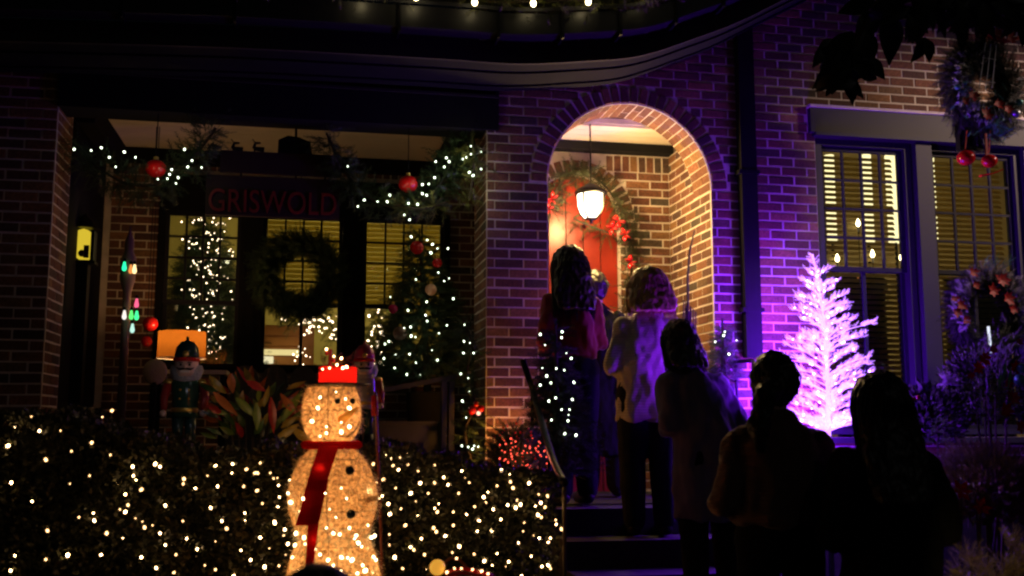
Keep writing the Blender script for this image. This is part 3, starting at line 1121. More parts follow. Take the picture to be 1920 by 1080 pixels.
# wall lantern with yellow pane
c = P(156, 458, 7.75)
wl = thing('wall_lantern', 'small lit yellow lantern on the dark side wall of the porch', 'lantern', c)
b = M()
pr = [(-.052, -.10), (.052, -.10), (.052, .07), (.035, .10), (0, .112), (-.035, .10), (-.052, .07)]
b.prism([(c.x + x, c.z + z) for x, z in pr], c.y - .01, c.y + .08); b.build('glass', emis('yellow_lantern_glow', (0.85, 0.62, 0.04), .8), wl)
b = M()
b.box(c.x - .075, c.x - .053, c.y - .02, c.y + .09, c.z - .12, c.z + .10); b.box(c.x + .053, c.x + .075, c.y - .02, c.y + .09, c.z - .12, c.z + .10); b.box(c.x - .09, c.x + .09, c.y - .03, c.y + .10, c.z - .14, c.z - .121)
b.lathe([(.11, .115), (.08, .16), (.03, .20), (.005, .23)], (c.x, c.y + .03, c.z), 8); b.build('frame', BLACKM, wl)
b = M(); b.box(c.x + .01, c.x + .045, c.y - .028, c.y - .012, c.z - .10, c.z - .01); b.ball((c.x + .0, c.y - .03, c.z - .07), .026, 8); b.build('ornament_silhouette', BLACKM, wl)
b = M(); b.box(c.x - .04, c.x + .04, c.y - .01, c.y + .09, FLOORZ, c.z - .141); b.build('post', BLACKM, wl)

# stand of big coloured bulbs
c = P(243, 690, 7.6)
cs = thing('coloured_bulb_stand', 'wooden post with big coloured christmas bulbs in the left of the porch', 'bulb stand', (c.x, c.y, FLOORZ))
WOODP = mat('pale_worn_wood', (0.20, 0.13, 0.09), .8)
top = P(243, 455, 7.6)
b = M(); b.lathe([(.03, FLOORZ - top.z), (.028, -.35), (.05, -.28), (.055, -.12), (.03, -.06), (.035, -.02), (.03, .02), (.012, .06), (.004, .12)], top, 12); b.build('post', WOODP, cs, True)
for (x, y, col, e) in ((233, 503, (.02, .75, .30), 3.5), (245, 508, (1, .35, .08), 1.6), (252, 508, (1, .7, .3), 3.5), (256, 572, (1, .12, .25), 2.2), (233, 594, (1, .9, .8), 2.0), (246, 594, (.1, .8, .15), 2.6), (256, 595, (.05, .8, .25), 3.0), (248, 619, (.5, .85, .7), 2.0)):
    p = P(x, y, 7.5)
    q = M(); q.lathe([(.003, -.02), (.012, -.014), (.016, 0), (.011, .024), (.006, .048)], p, 12)
    q.build('coloured_bulb', emis('coloured_bulb_glow', col, e * .6), cs, True)
    q = M(); q.lathe([(.011, .045), (.011, .065), (.004, .07)], p, 8); q.build('socket', BLACKM, cs)
for (x, y, r_, n_) in ((282, 607, .055, 'red'), (275, 640, .04, 'dim red')):
    p = P(x, y, 7.9)
    o = thing('red_ornament', 'large %s ball on the porch beside the coloured bulb stand' % n_, 'ornament', p, 'red balls by the bulb stand')
    b = M(); b.ball(p, r_, 16); b.build('ball', REDO, o, True)
    b = M(); b.tube([p + V3(0, 0, r_ * .95), (p.x, p.y, CZ)], .003, 4); b.build('cord', BLACKM, o)

# porch lamp with drum shade on a side table
lb = P(340, 672, 7.75)
mp = mpp(lb)
tb = thing('side_table', 'cream topped side table under the orange porch lamp', 'table', (lb.x, lb.y, FLOORZ))
tz = P(340, 690, 7.75).z - .02
b = M(); b.box(lb.x - .20, lb.x + .33, lb.y - .16, lb.y + .2, tz - .03, tz); b.build('table_top', mat('cream_painted_wood', (.5, .42, .28), .6), tb)
for (dx, dy) in ((-.17, -.13), (-.17, .17), (.30, -.13), (.30, .17)):
    b = M(); b.box(lb.x + dx - .015, lb.x + dx + .015, lb.y + dy - .015, lb.y + dy + .015, FLOORZ, tz - .031); b.build('leg', DARKT, tb)
tl = thing('table_lamp', 'table lamp with glowing orange drum shade behind the nutcracker', 'lamp', (lb.x, lb.y, tz))
b = M()
sr, sh = 44 * mp, 50 * mp
n = 28
vs = [(lb.x + sr * math.cos(2 * math.pi * k / n) * f_, lb.y + sr * math.sin(2 * math.pi * k / n) * f_, lb.z + z) for z, f_ in ((0, 1), (sh, .98)) for k in range(n)]
b.add(vs, [(k, (k + 1) % n, n + (k + 1) % n, n + k) for k in range(n)])
b.build('lamp_shade', cloth_trans('orange_shade_cloth', (.28, .11, .018), .6), tl, True)
b = M(); b.tube([(lb.x + sr * 1.002 * math.cos(a), lb.y + sr * 1.002 * math.sin(a), lb.z) for a in [2 * math.pi * k / 28 for k in range(29)]], .004, 5); b.build('rim', WHITEP, tl)
b = M(); b.lathe([(.07, 0.001), (.06, .02), (.02, .04), (.03, .06), (.012, .07), (.01, lb.z - tz + .08)], (lb.x, lb.y, tz), 16); b.build('base', GOLD, tl, True)
b = M(); b.ball((lb.x, lb.y, lb.z + .10), .03, 10); b.build('light_bulb', emis('table_lamp_bulb_glow', (1, .6, .25), 12), tl, True)
lamp('POINT', 'table_lamp_light', (lb.x, lb.y, lb.z + .15), 6.5, (1.0, .55, .22), .05)

# round cushions and porch sofa
CUSH = mat('grey_brown_cushion', (.07, .06, .055), .9, bump=.3, scale=60)
sf = thing('porch_sofa', 'dark porch sofa with round-backed grey cushions under the windows', 'sofa', (P(530, 700, 8.05).x, 8.05, FLOORZ))
x0, x1 = P(432, 700, 8.05).x, P(650, 700, 8.05).x
zt_ = P(540, 682, 8.0).z
b = M(); b.box(x0, x1, 7.75, 8.25, FLOORZ + .25, FLOORZ + .40); b.build('seat', CUSH, sf)
for k in range(4):
    xx = x0 + (x1 - x0) * (k + .5) / 4
    b = M(); hw = (x1 - x0) / 8.6
    pr = [(xx - hw, FLOORZ + .41)] + [(xx - hw * math.cos(a), zt_ - .13 + .12 * math.sin(a)) for a in [math.pi * q / 10 for q in range(11)]] + [(xx + hw, FLOORZ + .41)]
    b.prism(pr, 8.06, 8.2); b.build('back_cushion', CUSH, sf)
for (x, y) in ((x0 + .03, 7.79), (x1 - .03, 7.79), (x0 + .03, 8.2), (x1 - .03, 8.2)):
    b = M(); b.box(x - .02, x + .02, y - .02, y + .02, FLOORZ, FLOORZ + .249); b.build('leg', DARKT, sf)
c = P(291, 692, 7.5)
ch = thing('wicker_chair', 'pale round-backed wicker chair beside the side table', 'chair', (c.x, c.y, FLOORZ))
WICK = mat('pale_wicker', (.42, .33, .18), .8, bump=.4, scale=80)
b = M(); b.ball((c.x, c.y, c.z - .02), .082, 16, 1, .35, 1.1); b.build('backrest', WICK, ch, True)
b = M(); b.box(c.x - .17, c.x + .17, c.y - .3, c.y + .02, FLOORZ + .38, FLOORZ + .42); b.build('seat', DARKT, ch)
for (dx, dy) in ((-.15, -.28), (.15, -.28), (-.15, 0), (.15, 0)):
    b = M(); b.box(c.x + dx - .012, c.x + dx + .012, c.y + dy - .012, c.y + dy + .012, FLOORZ, FLOORZ + .379); b.build('leg', DARKT, ch)
b = M(); b.tube([(c.x, c.y, FLOORZ + .42), (c.x, c.y, c.z - .05)], .02, 6); b.build('back_post', DARKT, ch)

# porch rail panel
r0, r1 = P(700, 745, 7.0), P(870, 702, 7.0)
pr_ = thing('porch_railing', 'dark wooden porch railing with a solid lower panel behind the snowman', 'railing', (r1.x, 7.0, FLOORZ))
RAILM = mat('weathered_dark_wood', (.05, .045, .04), .8, bump=.3)
b = M(); b.prism([(r0.x - .2, r0.z - .02), (r1.x, r1.z - .02), (r1.x, r1.z + .012), (r0.x - .2, r0.z + .012)], 6.97, 7.03); b.build('rail', RAILM, pr_)
for x in (832, 846):
    p = P(x, 710, 7.0); b = M(); b.box(p.x - .018, p.x + .018, 6.965, 7.035, FLOORZ, p.z - .02); b.build('post', RAILM, pr_)
p0, p1 = P(700, 800, 7.0), P(824, 790, 7.0)
b = M(); b.box(p0.x - .2, p1.x, 6.99, 7.01, FLOORZ, p1.z - .02); b.build('panel', RAILM, pr_)
b = M(); b.box(p0.x - .2, p1.x, 6.98, 7.02, p1.z - .019, p1.z + .0); b.build('rail', RAILM, pr_)


# ------------------------------------------------------------------ trees with lights
def fir(label, base, top, rad, nsp, m=NEEDLE, tpl=SPRIG, name='christmas_tree', scale=1.0, group=None, droop=-.15):
    base, top = Vector(base), Vector(top)
    t = thing(name, label, 'tree', base, group)
    b = M(); b.tube([base, top], [.03, .006], 7); b.build('trunk', BARK, t)
    pos, dr, sc = [], [], []
    H = (top - base).length
    tiers = max(6, int(H / .12))
    for i in range(nsp):
        u = 1 - math.sqrt(rng.uniform(0.0, 1))
        a = rng.uniform(0, 6.283)
        ph = (u * tiers) % 1.0
        rr = rad * (1 - u) * (0.55 + .5 * ph * 0 + .45 * rng.uniform(0, 1) ** .5) * (1 + .22 * math.sin(3 * a + i % 5))
        rr = max(rr, .02)
        p = base.lerp(top, .06 + .94 * u) + Vector((math.cos(a) * rr, math.sin(a) * rr, 0))
        pos.append(p)
        dr.append((math.cos(a), math.sin(a), droop + rng.uniform(-.4, .5)))
        sc.append(scale * rng.uniform(.7, 1.3))
    needle_cloud('crown', t, pos, dr, sc, m, tpl)
    return t


def cone_pts(base, top, rad, n, front=True, jitter=.0):
    out = []
    base, top = Vector(base), Vector(top)
    for i in range(n):
        u = 1 - math.sqrt(random.uniform(0, 1))
        a = random.uniform(math.pi * 1.0, math.pi * 2.0) if front else random.uniform(0, 6.283)
        rr = rad * (1 - u) * random.uniform(.8, 1.1)
        out.append(base.lerp(top, .04 + .95 * u) + Vector((math.cos(a) * rr, math.sin(a) * rr, 0)))
    return out


def spiral(base, top, rad, turns=7, n=90):
    base, top = Vector(base), Vector(top)
    return [base.lerp(top, i / n) + Vector((math.cos(i / n * turns * 6.283), math.sin(i / n * turns * 6.283), 0)) * (rad * (1 - i / n) + .01) for i in range(n + 1)]


# tree inside the left room
tb0, tt0 = P(384, 760, 9.3), P(386, 395, 9.3)
fir('tall indoor christmas tree full of warm lights behind the left porch window', tb0, tt0, .50, 4200, scale=1.25)
ls = thing('string_lights', 'warm lights covering the indoor tree behind the left porch window', 'string lights', tb0)
lp_ = []
while len(lp_) < 190:
    x, y = random.gauss(386, 30), random.uniform(400, 690)
    if 338 < x < 438:
        lp_.append(P(x, y, random.uniform(8.86, 9.0)))
bulbs(ls, lp_, BULBI, .0043, .5)
wire_part(ls, spiral(tb0, tt0, .4))
b = M(); b.lathe([(.2, 0), (.2, tb0.z - FLOORZ - .001)], (tb0.x, tb0.y, FLOORZ), 14); b.build('plinth', DARKT, house)

# potted fir on the porch
tb1, tt1 = P(802, 735, 7.7), P(786, 428, 7.7)
pf = fir('potted fir on the porch with sparse lights and coloured balls', tb1, tt1, .40, 1900, scale=1.1)
b = M(); b.lathe([(.12, FLOORZ - tb1.z), (.16, -.02), (.17, .0), (.15, .0)], tb1, 18); b.build('pot', STONE, pf, True)
ls = thing('string_lights', 'pale lights on the potted fir beside the porch pier', 'string lights', tb1)
b3 = [(771, 444), (801, 450), (811, 458), (820, 466), (808, 474), (840, 466), (780, 524), (822, 511), (833, 527), (842, 522), (800, 566), (732, 557), (798, 591), (801, 602), (770, 613), (758, 615), (771, 630), (779, 632), (729, 640), (722, 645), (810, 657), (768, 664), (780, 680), (740, 690), (763, 702), (742, 665), (823, 625), (820, 675), (850, 560), (838, 610), (765, 582), (720, 672), (788, 702)]
bulbs(ls, [P(x, y, 7.34) for x, y in b3], BULBC, .0062, .35)
wire_part(ls, spiral(tb1, tt1, .36))
for (x, y, r_, m_, lab) in ((808, 543, .042, PEACH, 'peach coloured ball on the right side of the potted fir'), (782, 464, .05, REDO, 'red ball near the top of the potted fir'), (737, 579, .034, mat('magenta_ornament', (.45, .01, .08), .25), 'magenta ball at the left edge of the potted fir'), (820, 493, .036, REDO, 'small dark red ball on the upper right of the potted fir'), (750, 625, .05, mat('brown_ornament', (.20, .10, .07), .4), 'brown ball low on the left of the potted fir')):
    p = P(x, y, 7.38)
    o = thing('ball_ornament', lab, 'ornament', p, 'balls on the potted fir')
    b = M(); b.ball(p, r_, 16); b.build('ball', m_, o, True)
    b = M(); b.lathe([(.010, r_ * .94), (.010, r_ + .014), (.004, r_ + .018)], p, 8); b.build('cap', GOLD, o)
lamp('POINT', 'fir_bulb_glow', P(815, 520, 7.05), .25, (1, .75, .5), .02)
# lights running down the pier
pth = [P(x, y, YF - .10) for x, y in ((868, 600), (884, 650), (876, 700), (890, 760), (872, 810), (888, 880))]
garland('thin fir garland with pale lights falling along the left face of the brick pier', smooth_path(pth, 24), 120, .035)
ls = thing('string_lights', 'pale lights falling along the left face of the brick pier', 'string lights', pth[0])
bulbs(ls, [P(x, y, YF - .15) for x, y in ((871, 609), (881, 643), (888, 662), (869, 662), (864, 701), (878, 709), (880, 734), (867, 752), (874, 783), (866, 836), (878, 838), (889, 836), (886, 842), (897, 838), (715, 742), (870, 640))], BULBC, .0055, .3)
wire_part(ls, smooth_path(pth, 20))
c = P(893, 772, YF - .16)
o = thing('bauble_cluster', 'red and pink lit baubles at the lower left of the brick pier', 'ornament', c)
for (dx, dz, m_, r_) in ((-.03, .01, REDO, .03), (.015, -.01, emis('pink_bauble_glow', (1, .45, .3), 2.2), .014), (.03, .02, REDO, .024), (.0, .05, REDO, .02)):
    b = M(); b.ball(c + V3(dx, 0, dz), r_, 12); b.build('bauble', m_, o, True)

# slim lit tree left of the steps
tb2, tt2 = P(1045, 900, 6.15), P(1042, 600, 6.15)
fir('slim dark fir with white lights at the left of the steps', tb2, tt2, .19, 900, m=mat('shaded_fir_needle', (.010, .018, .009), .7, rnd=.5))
ls = thing('string_lights', 'white lights on the slim fir left of the steps', 'string lights', tb2)
b4 = [(1013, 627), (1054, 622), (1053, 633), (1022, 647), (1062, 662), (1071, 672), (1043, 691), (1017, 690), (1025, 705), (1076, 717), (1013, 722), (1033, 718), (1058, 694), (1029, 752), (1073, 749), (1053, 768), (1066, 778), (1065, 789), (1034, 787), (1034, 788), (1059, 813), (1080, 816), (1042, 746), (1068, 768)]
bulbs(ls, [P(x, y, 5.93) for x, y in b4], BULBC, .0052, .4)
wire_part(ls, spiral(tb2, tt2, .17))
# small topiary with lights
tb3, tt3 = P(1358, 720, 6.6), P(1354, 596, 6.6)
fir('small dark topiary with three white lights beside the purple lit wall', tb3, tt3, .085, 420, scale=.7, name='topiary')
ls = thing('string_lights', 'three white lights on the small topiary by the purple wall', 'string lights', tb3)
bulbs(ls, [P(x, y, 6.5) for x, y in ((1359, 622), (1357, 629), (1367, 664), (1341, 641), (1381, 638))], BULBC, .0055, .3)
wire_part(ls, spiral(tb3, tt3, .07, 4, 40))
b = M(); b.lathe([(.06, 0), (.07, tb3.z - FLOORZ - .001)], (tb3.x, tb3.y, FLOORZ), 12)
t_ = thing('pedestal', 'round dark pedestal under the small topiary', 'pedestal', (tb3.x, tb3.y, FLOORZ)); b.build('column', STONE, t_)

# red berry bush with lights at the pier foot
c = P(975, 862, 5.9)
rb = thing('berry_bush', 'bush of red berries glowing at the foot of the brick pier', 'bush', (c.x, c.y, .42))
pos, dr, sc = [], [], []
for i in range(1400):
    a, u = rng.uniform(0, 6.283), rng.uniform(0, 1)
    rr = .17 * math.sqrt(rng.uniform(0, 1)) * (1.2 - .5 * u)
    pos.append(c + V3(math.cos(a) * rr - .04 * u, math.sin(a) * rr * .7, -.22 + .42 * u * rng.uniform(.6, 1)))
    dr.append((math.cos(a), math.sin(a), .6)); sc.append(rng.uniform(.5, 1))
needle_cloud('foliage', rb, pos, dr, sc, NEEDLE, kind='stuff')
bt, bf = [], []
q = M(); q.ball((0, 0, 0), .0075, 6)
fq = [f for f in q.f if len(f) == 4]
pb = [pos[i] + V3(0, -.02, .01) for i in range(0, 900, 2)]
scatter('berries', q.v, fq, pb, [(0, 0, 1)] * len(pb), [rng.uniform(.6, 1.2) for _ in pb], mat('lit_red_berry', (.75, .03, .03), .3), rb, kind='stuff')
b = M(); b.tube([(c.x, c.y, .42), c], .02, 6); b.build('stem', BARK, rb)
ls = thing('string_lights', 'red and pink lights inside the berry bush at the pier foot', 'string lights', (c.x, c.y, .5))
bulbs(ls, [c + V3(random.uniform(-.15, .14), -.12 - random.random() * .05, random.uniform(-.1, .13)) for _ in range(80)], emis('red_bulb_glow', (1, .09, .05), 3.6), .0036, .4)
wire_part(ls, [c + V3(-.1, -.1, 0), c + V3(0, -.12, .1), c + V3(.1, -.1, 0)])
lamp('POINT', 'pier_foot_fill', P(932, 838, 6.6), 7, (1.0, .38, .06), .02)  # lamp added for the orange glow low on the pier
lamp('POINT', 'berry_bush_glow', P(985, 850, 5.65), .8, (1.0, .22, .12), .03)

# ------------------------------------------------------------------ the purple tree
TY = 6.2
pb_, pt_ = P(1552, 905, TY), P(1524, 476, TY)
pt = thing('purple_lit_tree', 'white wire christmas tree glowing purple in front of the brick wall', 'tree', (pb_.x, pb_.y, .42))
WN = mat('glowing_tinsel_needle', (.72, .62, .92), .5, var=.1, emit=(.58, .24, 1.0), es=1.9)  # purple light put into the tinsel as violet tint and emission
STEMG = mat('green_tree_stand', (.02, .03, .02), .6)
b = M(); b.tube([(pb_.x, pb_.y, .42), P(1553, 862, TY)], .02, 8); b.build('stand', STEMG, pt)
mid = [P(1553, 862, TY), P(1553, 800, TY), P(1551, 700, TY), P(1545, 600, TY), pt_]
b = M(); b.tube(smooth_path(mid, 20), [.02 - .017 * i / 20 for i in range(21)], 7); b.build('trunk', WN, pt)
axis = smooth_path(mid[1:], 60)
env = [(480, 9), (520, 36), (560, 62), (600, 80), (640, 92), (670, 92), (720, 84), (780, 78), (850, 62)]
pos, dr, sc, brs = [], [], [], []
NBR = 84
for b_i in range(NBR):
    v = b_i / (NBR - 1)
    py_ = 492 + 350 * v ** .88 + rng.uniform(-7, 7)
    ax = min(axis, key=lambda p: abs(px_of(p)[1] - py_ - 16))
    w = np.interp(py_, [e[0] for e in env], [e[1] for e in env]) * mpp(ax)
    a = b_i * 2.39996 + rng.uniform(-.3, .3)
    l = w * .9 * rng.choice([rng.uniform(.9, 1.12), rng.uniform(.5, .95)], p=[.45, .55])
    lift = rng.uniform(.18, .5) * l
    rootp = ax + V3(0, 0, -.03)
    tip = ax + V3(math.cos(a) * l, math.sin(a) * l * .9, lift)
    midp = rootp.lerp(tip, .55) + V3(0, 0, .10 * l)
    tip = tip + V3(math.cos(a) * .02, 0, -.06 * l)
    brs.append((rootp, midp, tip))
    cl = [rng.uniform(.25, .5), rng.uniform(.6, .8), .95]
    ns = int(10 + l / .0085)
    for s_ in range(ns):
        u = min(1.02, max(.05, rng.normal(cl[s_ % 3], .075) if rng.uniform() < .72 else rng.uniform(.05, 1)))
        p = rootp * (1 - u) ** 2 + midp * 2 * u * (1 - u) + tip * u * u
        side = rng.uniform(-1.2, 1.2)
        d = (tip - rootp).normalized() * .9 + V3(-math.sin(a) * side, math.cos(a) * side, rng.uniform(-.3, 1.2))
        pos.append(p + V3(rng.uniform(-.01, .01), 0, rng.uniform(-.012, .012))); dr.append(d); sc.append(rng.uniform(.22, .62) * (1.1 - .3 * u))
for i in range(160):
    u = rng.uniform(0, 1); p = axis[int(u * 60)]
    pos.append(p); a = rng.uniform(0, 6.28); dr.append((math.cos(a), math.sin(a), rng.uniform(0, 1.2))); sc.append(rng.uniform(.35, .65))
for (q0, q1, q2) in brs:
    b = M(); b.tube([q0, q0.lerp(q1, .5).lerp(q1.lerp(q2, .5), .5), q2], [.004, .003, .0015], 4); b.build('branch', WN, pt)
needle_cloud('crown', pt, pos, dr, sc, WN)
ls = thing('string_lights', 'tiny purple lights spread through the glowing wire tree', 'string lights', (pb_.x, pb_.y, .5))
BP = emis('purple_bulb_glow', (.75, .35, 1.0), 26)
bulbs(ls, [(lambda q: q[0].lerp(q[2], random.uniform(.2, 1)) + V3(0, 0, .01))(random.choice(brs)) for _ in range(170)], BP, .0042, .3)
wire_part(ls, axis, .002)
for (x, y, p_, dy) in ((1552, 845, 10, .06), (1550, 770, 10, .06), (1548, 690, 9, .06), (1544, 620, 5, .06), (1537, 560, 2.5, .06), (1515, 850, 22, .36), (1500, 785, 26, .34), (1490, 720, 26, .34), (1482, 655, 24, .34), (1476, 590, 11, .34), (1472, 530, 3, .34), (1390, 720, 9, .1), (1550, 770, 6, -.12), (1546, 680, 4, -.12)):
    lamp('POINT', 'purple_tree_and_wall_fill', P(x, y, TY + dy), p_ * 1.3, PURPLE, .04)  # the tree's own glow, plus added fill lamps between tree and wall

# ------------------------------------------------------------------ wreaths on the right
DKN = mat('very_dark_needle', (.014, .020, .012), .6, rnd=.5)


def wreath(label, c, R0, n, tube=.05, m=NEEDLE, sc_=1.0, thingname='wreath', tilt=0, squash=1.0):
    c = Vector(c)
    t = thing(thingname, label, 'wreath', c)
    pos, dr, sc = [], [], []
    for i in range(n):
        a = rng.uniform(0, 6.283)
        e = Vector((math.cos(a), 0, math.sin(a) * squash))
        b_ = rng.uniform(0, 6.283)
        d = e * math.cos(b_) + V3(0, -1, 0) * math.sin(b_)
        pos.append(c + e * R0 + d * tube * rng.uniform(0, .8))
        dr.append(d + Vector((-e.z, 0, e.x)) * rng.uniform(.2, 1.2)); sc.append(sc_ * rng.uniform(.6, 1.2))
    needle_cloud('foliage', t, pos, dr, sc, m, kind='stuff')
    b = M(); b.tube([c + V3(math.cos(a) * R0, 0, math.sin(a) * R0 * squash) for a in [6.2832 * k / 24 for k in range(25)]], .012, 5); b.build('ring', BARK, t)
    return t


# dark wreath in the middle porch window
c = P(560, 517, PY - .22)
wr0 = wreath('dark leafy wreath hanging in the middle porch window', c, 62 * mpp(c), 2600, .10, sc_=1.1)
b = M(); b.tube([c + V3(0, 0, .28), (c.x, c.y, P(500, 330, PY).z)], .003, 4); b.build('hanger', BLACKM, wr0)

# poinsettia builder
def poinsettia(parent, c, r=.035, m=REDB, n=7, facing=(0, -1, .1)):
    f_ = Vector(facing).normalized()
    q = f_.to_track_quat('Z', 'Y').to_matrix()
    for k in range(n):
        a = 6.283 * k / n + random.uniform(-.2, .2)
        d = q @ Vector((math.cos(a), math.sin(a), .35))
        s_ = q @ Vector((-math.sin(a), math.cos(a), 0))
        b = M(); l = r * random.uniform(.8, 1.2)
        b.add([c, c + d * l * .5 + s_ * l * .26, c + d * l, c + d * l * .5 - s_ * l * .26, c + d * l * .5 - f_ * .003], [(0, 1, 4), (1, 2, 4), (2, 3, 4), (3, 0, 4)])
        b.build('petal', m, parent)


c = P(1852, 588, 6.42)
w2 = wreath('frosted wreath with red poinsettias standing in front of the right bay window', c, 62 * mpp(c), 2000, .065, DKN, .9)
SFR = mat('frosted_needle', (.34, .31, .34), .5, rnd=.5)
pos, dr, sc = [], [], []
for i in range(260):
    a = rng.uniform(-.3, 3.6)
    e = V3(math.cos(a), 0, math.sin(a)); r_ = 62 * mpp(c) + rng.uniform(-.04, .06)
    pos.append(c + e * r_ + V3(0, -.05 - rng.uniform(0, .04), 0)); dr.append(e + V3(rng.uniform(-.6, .6), -.4, rng.uniform(-.6, .6))); sc.append(rng.uniform(.4, .9))
needle_cloud('frost_sprays', w2, pos, dr, sc, SFR, kind='stuff')
for (x, y, r_) in ((1878, 525, .06), (1862, 545, .05), (1802, 572, .045), (1795, 585, .045), (1825, 510, .045), (1890, 560, .05), (1900, 580, .04), (1812, 600, .04), (1790, 560, .035), (1830, 535, .03)):
    poinsettia(w2, P(x, y, 6.30), r_)
pos = [P(1868 + rng.uniform(-25, 25), 500 + rng.uniform(-12, 10), 6.3) for _ in range(26)]
needle_cloud('teal_sprays', w2, pos, [(rng.uniform(.0, 1), -.3, rng.uniform(.2, 1)) for _ in pos], [.6] * 26, TEAL, kind='stuff')
b = M(); q = P(1852, 700, 6.42); b.tube([(q.x, 6.43, .42), (q.x, 6.43, c.z - 62 * mpp(c))], .012, 6); b.build('stand', BLACKM, w2)
# glowing white candle tube inside the wreath stand
c1, c2 = P(1853, 612, 6.33), P(1858, 664, 6.33)
cd = thing('candle', 'slim bright white candle standing under the frosted wreath', 'candle', c2)
b = M(); b.tube([c2, c1], [.011, .009], 10); b.build('stick', emis('candle_tube_glow', (.80, .85, 1.0), 1.1), cd, True)
b = M(); b.lathe([(.022, -.03), (.026, -.01), (.016, .0)], c2, 10); b.build('holder', SILV, cd, True)

# hanging basket wreath at the top right
c = P(1842, 168, 6.1)
w3 = wreath('dark hanging wreath with tinsel, wire lantern and red baubles at the upper right', c, .20, 2600, .10, m=DKN, squash=1.25)
pos, dr, sc = [], [], []
for i in range(260):
    a = rng.uniform(3.0, 6.6) if i % 3 else rng.uniform(1.6, 3.2)
    e = V3(math.cos(a), 0, math.sin(a)); r_ = .20 + rng.uniform(-.06, .07)
    pos.append(c + e * r_ + V3(0, -.07 - rng.uniform(0, .05), 0)); dr.append(e + V3(rng.uniform(-.8, .8), -.4, rng.uniform(-.8, .4))); sc.append(rng.uniform(.3, .65))
needle_cloud('silver_sprays', w3, pos, dr, sc, SILV, kind='stuff')
pos = [P(1790 + rng.uniform(0, 100), 195 + rng.uniform(-60, 70), 5.98) for _ in range(24)] + [P(1855 + rng.uniform(-10, 35), 245 + rng.uniform(-15, 15), 5.98) for _ in range(30)]
needle_cloud('teal_sprays', w3, pos, [(rng.uniform(-1, 1), -.3, rng.uniform(-1, .6)) for _ in pos], [.6] * len(pos), TEAL, kind='stuff')
for (x, y, r_) in ((1825, 180, .045), (1810, 190, .035), (1872, 195, .045), (1890, 205, .04), (1850, 215, .05), (1868, 65, .05), (1895, 72, .05), (1850, 60, .04)):
    poinsettia(w3, P(x, y, 5.93), r_)
# wire lantern
for (x0_, y0_, x1_, y1_) in ((1848, 80, 1836, 165), (1858, 82, 1848, 168), (1868, 84, 1860, 165), (1842, 108, 1868, 112), (1838, 152, 1866, 155)):
    b = M(); b.tube([P(x0_, y0_, 5.96), P(x1_, y1_, 5.96)], .0035, 5); b.build('lantern_wire', SILV, w3)
b = M(); b.tube([P(1846, 90, 6.0), P(1852, -60, 6.0)], .006, 5); b.build('hanger', BLACKM, w3)
b = M(); b.box(P(1795, 210, 6.14).x, P(1838, 210, 6.14).x, 6.13, 6.18, P(1800, 282, 6.14).z, P(1800, 222, 6.14).z); b.build('dark_bow_tail', BLACKM, w3)
for (x, y, r_, m_) in ((1811, 296, .06, REDO), (1855, 302, .052, REDO), (1795, 163, .022, TEAL), (1810, 155, .016, TEAL), (1911, 192, .028, TEAL), (1905, 212, .03, SILV)):
    p = P(x, y, 5.97)
    b = M(); b.ball(p, r_, 14, 1, 1, .85); b.build('bauble', m_, w3, True)
    if m_ is REDO:
        b = M(); b.tube([p + V3(0, 0, r_), P(x + 2, 245, 6.02)], .004, 4); b.build('cord', REDB, w3)
b = M(); p = [P(x, y, 5.96) for x, y in ((1838, 330), (1860, 326), (1880, 318), (1850, 300), (1848, 250))]
b.tube(p[:3], [.02, .014, .01], 6, True, .4); b.build('ribbon', REDO, w3)
b = M(); b.tube(p[3:], [.012, .01], 6, True, .3); b.build('ribbon', REDB, w3)
b = M(); b.tube([P(1835, 55, 6.0), P(1858, 68, 5.95), P(1885, 78, 5.95), P(1915, 70, 6.0)], [.03, .04, .035, .03], 6, True, .4); b.build('ribbon', mat('dull_red_ribbon', (.28, .02, .03), .6), w3, True)

# window candles in the bay window; added glowing columns for the bright blind strips
CGL = emis('candle_bulb_glow', (1.0, .80, .42), 14)
for (x, y, h, lab) in ((1570, 486, 10, 'first window candle from the brick corner in the left bay window'), (1636, 478, 14, 'middle window candle in the left bay window'), (1690, 484, 16, 'brightest window candle beside the grey post'), (1609, 420, 12, 'highest window candle hanging in the left bay window')):
    p = P(x, y, YW + .085)
    o = thing('window_candle', lab, 'candle', p, 'electric candles in the bay window')
    q = M(); q.lathe([(.002, -.026), (.013, -.010), (.016, .004), (.009, .026), (.001, .042)], p, 10); q.build('flame_bulb', CGL, o, True)
    q = M(); q.tube([p + V3(0, 0, -.02), p + V3(0, 0, -.06)], .008, 8); q.build('stick', WHITEP, o)
    q = M(); q.tube([p + V3(0, 0, -.06), (p.x, p.y, P(1600, 511, YW).z)], .003, 5); q.build('support_wire', BLACKM, o)
SHD = emis('blind_column_glow', (1.0, .84, .42), 1.9)
for (x, w_, lab) in ((1562, 9, 'narrow added glowing column behind the blinds near the brick corner'), (1630, 11, 'added glowing column behind the middle of the left bay window'), (1681, 13, 'wide added glowing column behind the blinds near the grey post'), (1757, 4, 'slim added glowing column at the left edge of the right bay window')):
    p = P(x, 480, YW + .42)
    zt2, zb2 = P(x, 292, YW + .42).z, P(x, 455, YW + .42).z
    hw = w_ * mpp(p)
    o = thing('blind_glow_column', lab, 'lamp', (p.x, p.y, FLOORZ), 'added glowing columns behind the bay blinds')
    q = M(); q.lathe([(hw, 0), (hw, zt2 - zb2)], (p.x, p.y, zb2), 16); q.build('lamp_shade', SHD, o, True)
    q = M(); q.lathe([(.06, 0.001), (.06, .03), (.012, .04), (.012, zb2 - FLOORZ - .001)], (p.x, p.y, FLOORZ), 12); q.build('base', BLACKM, o)
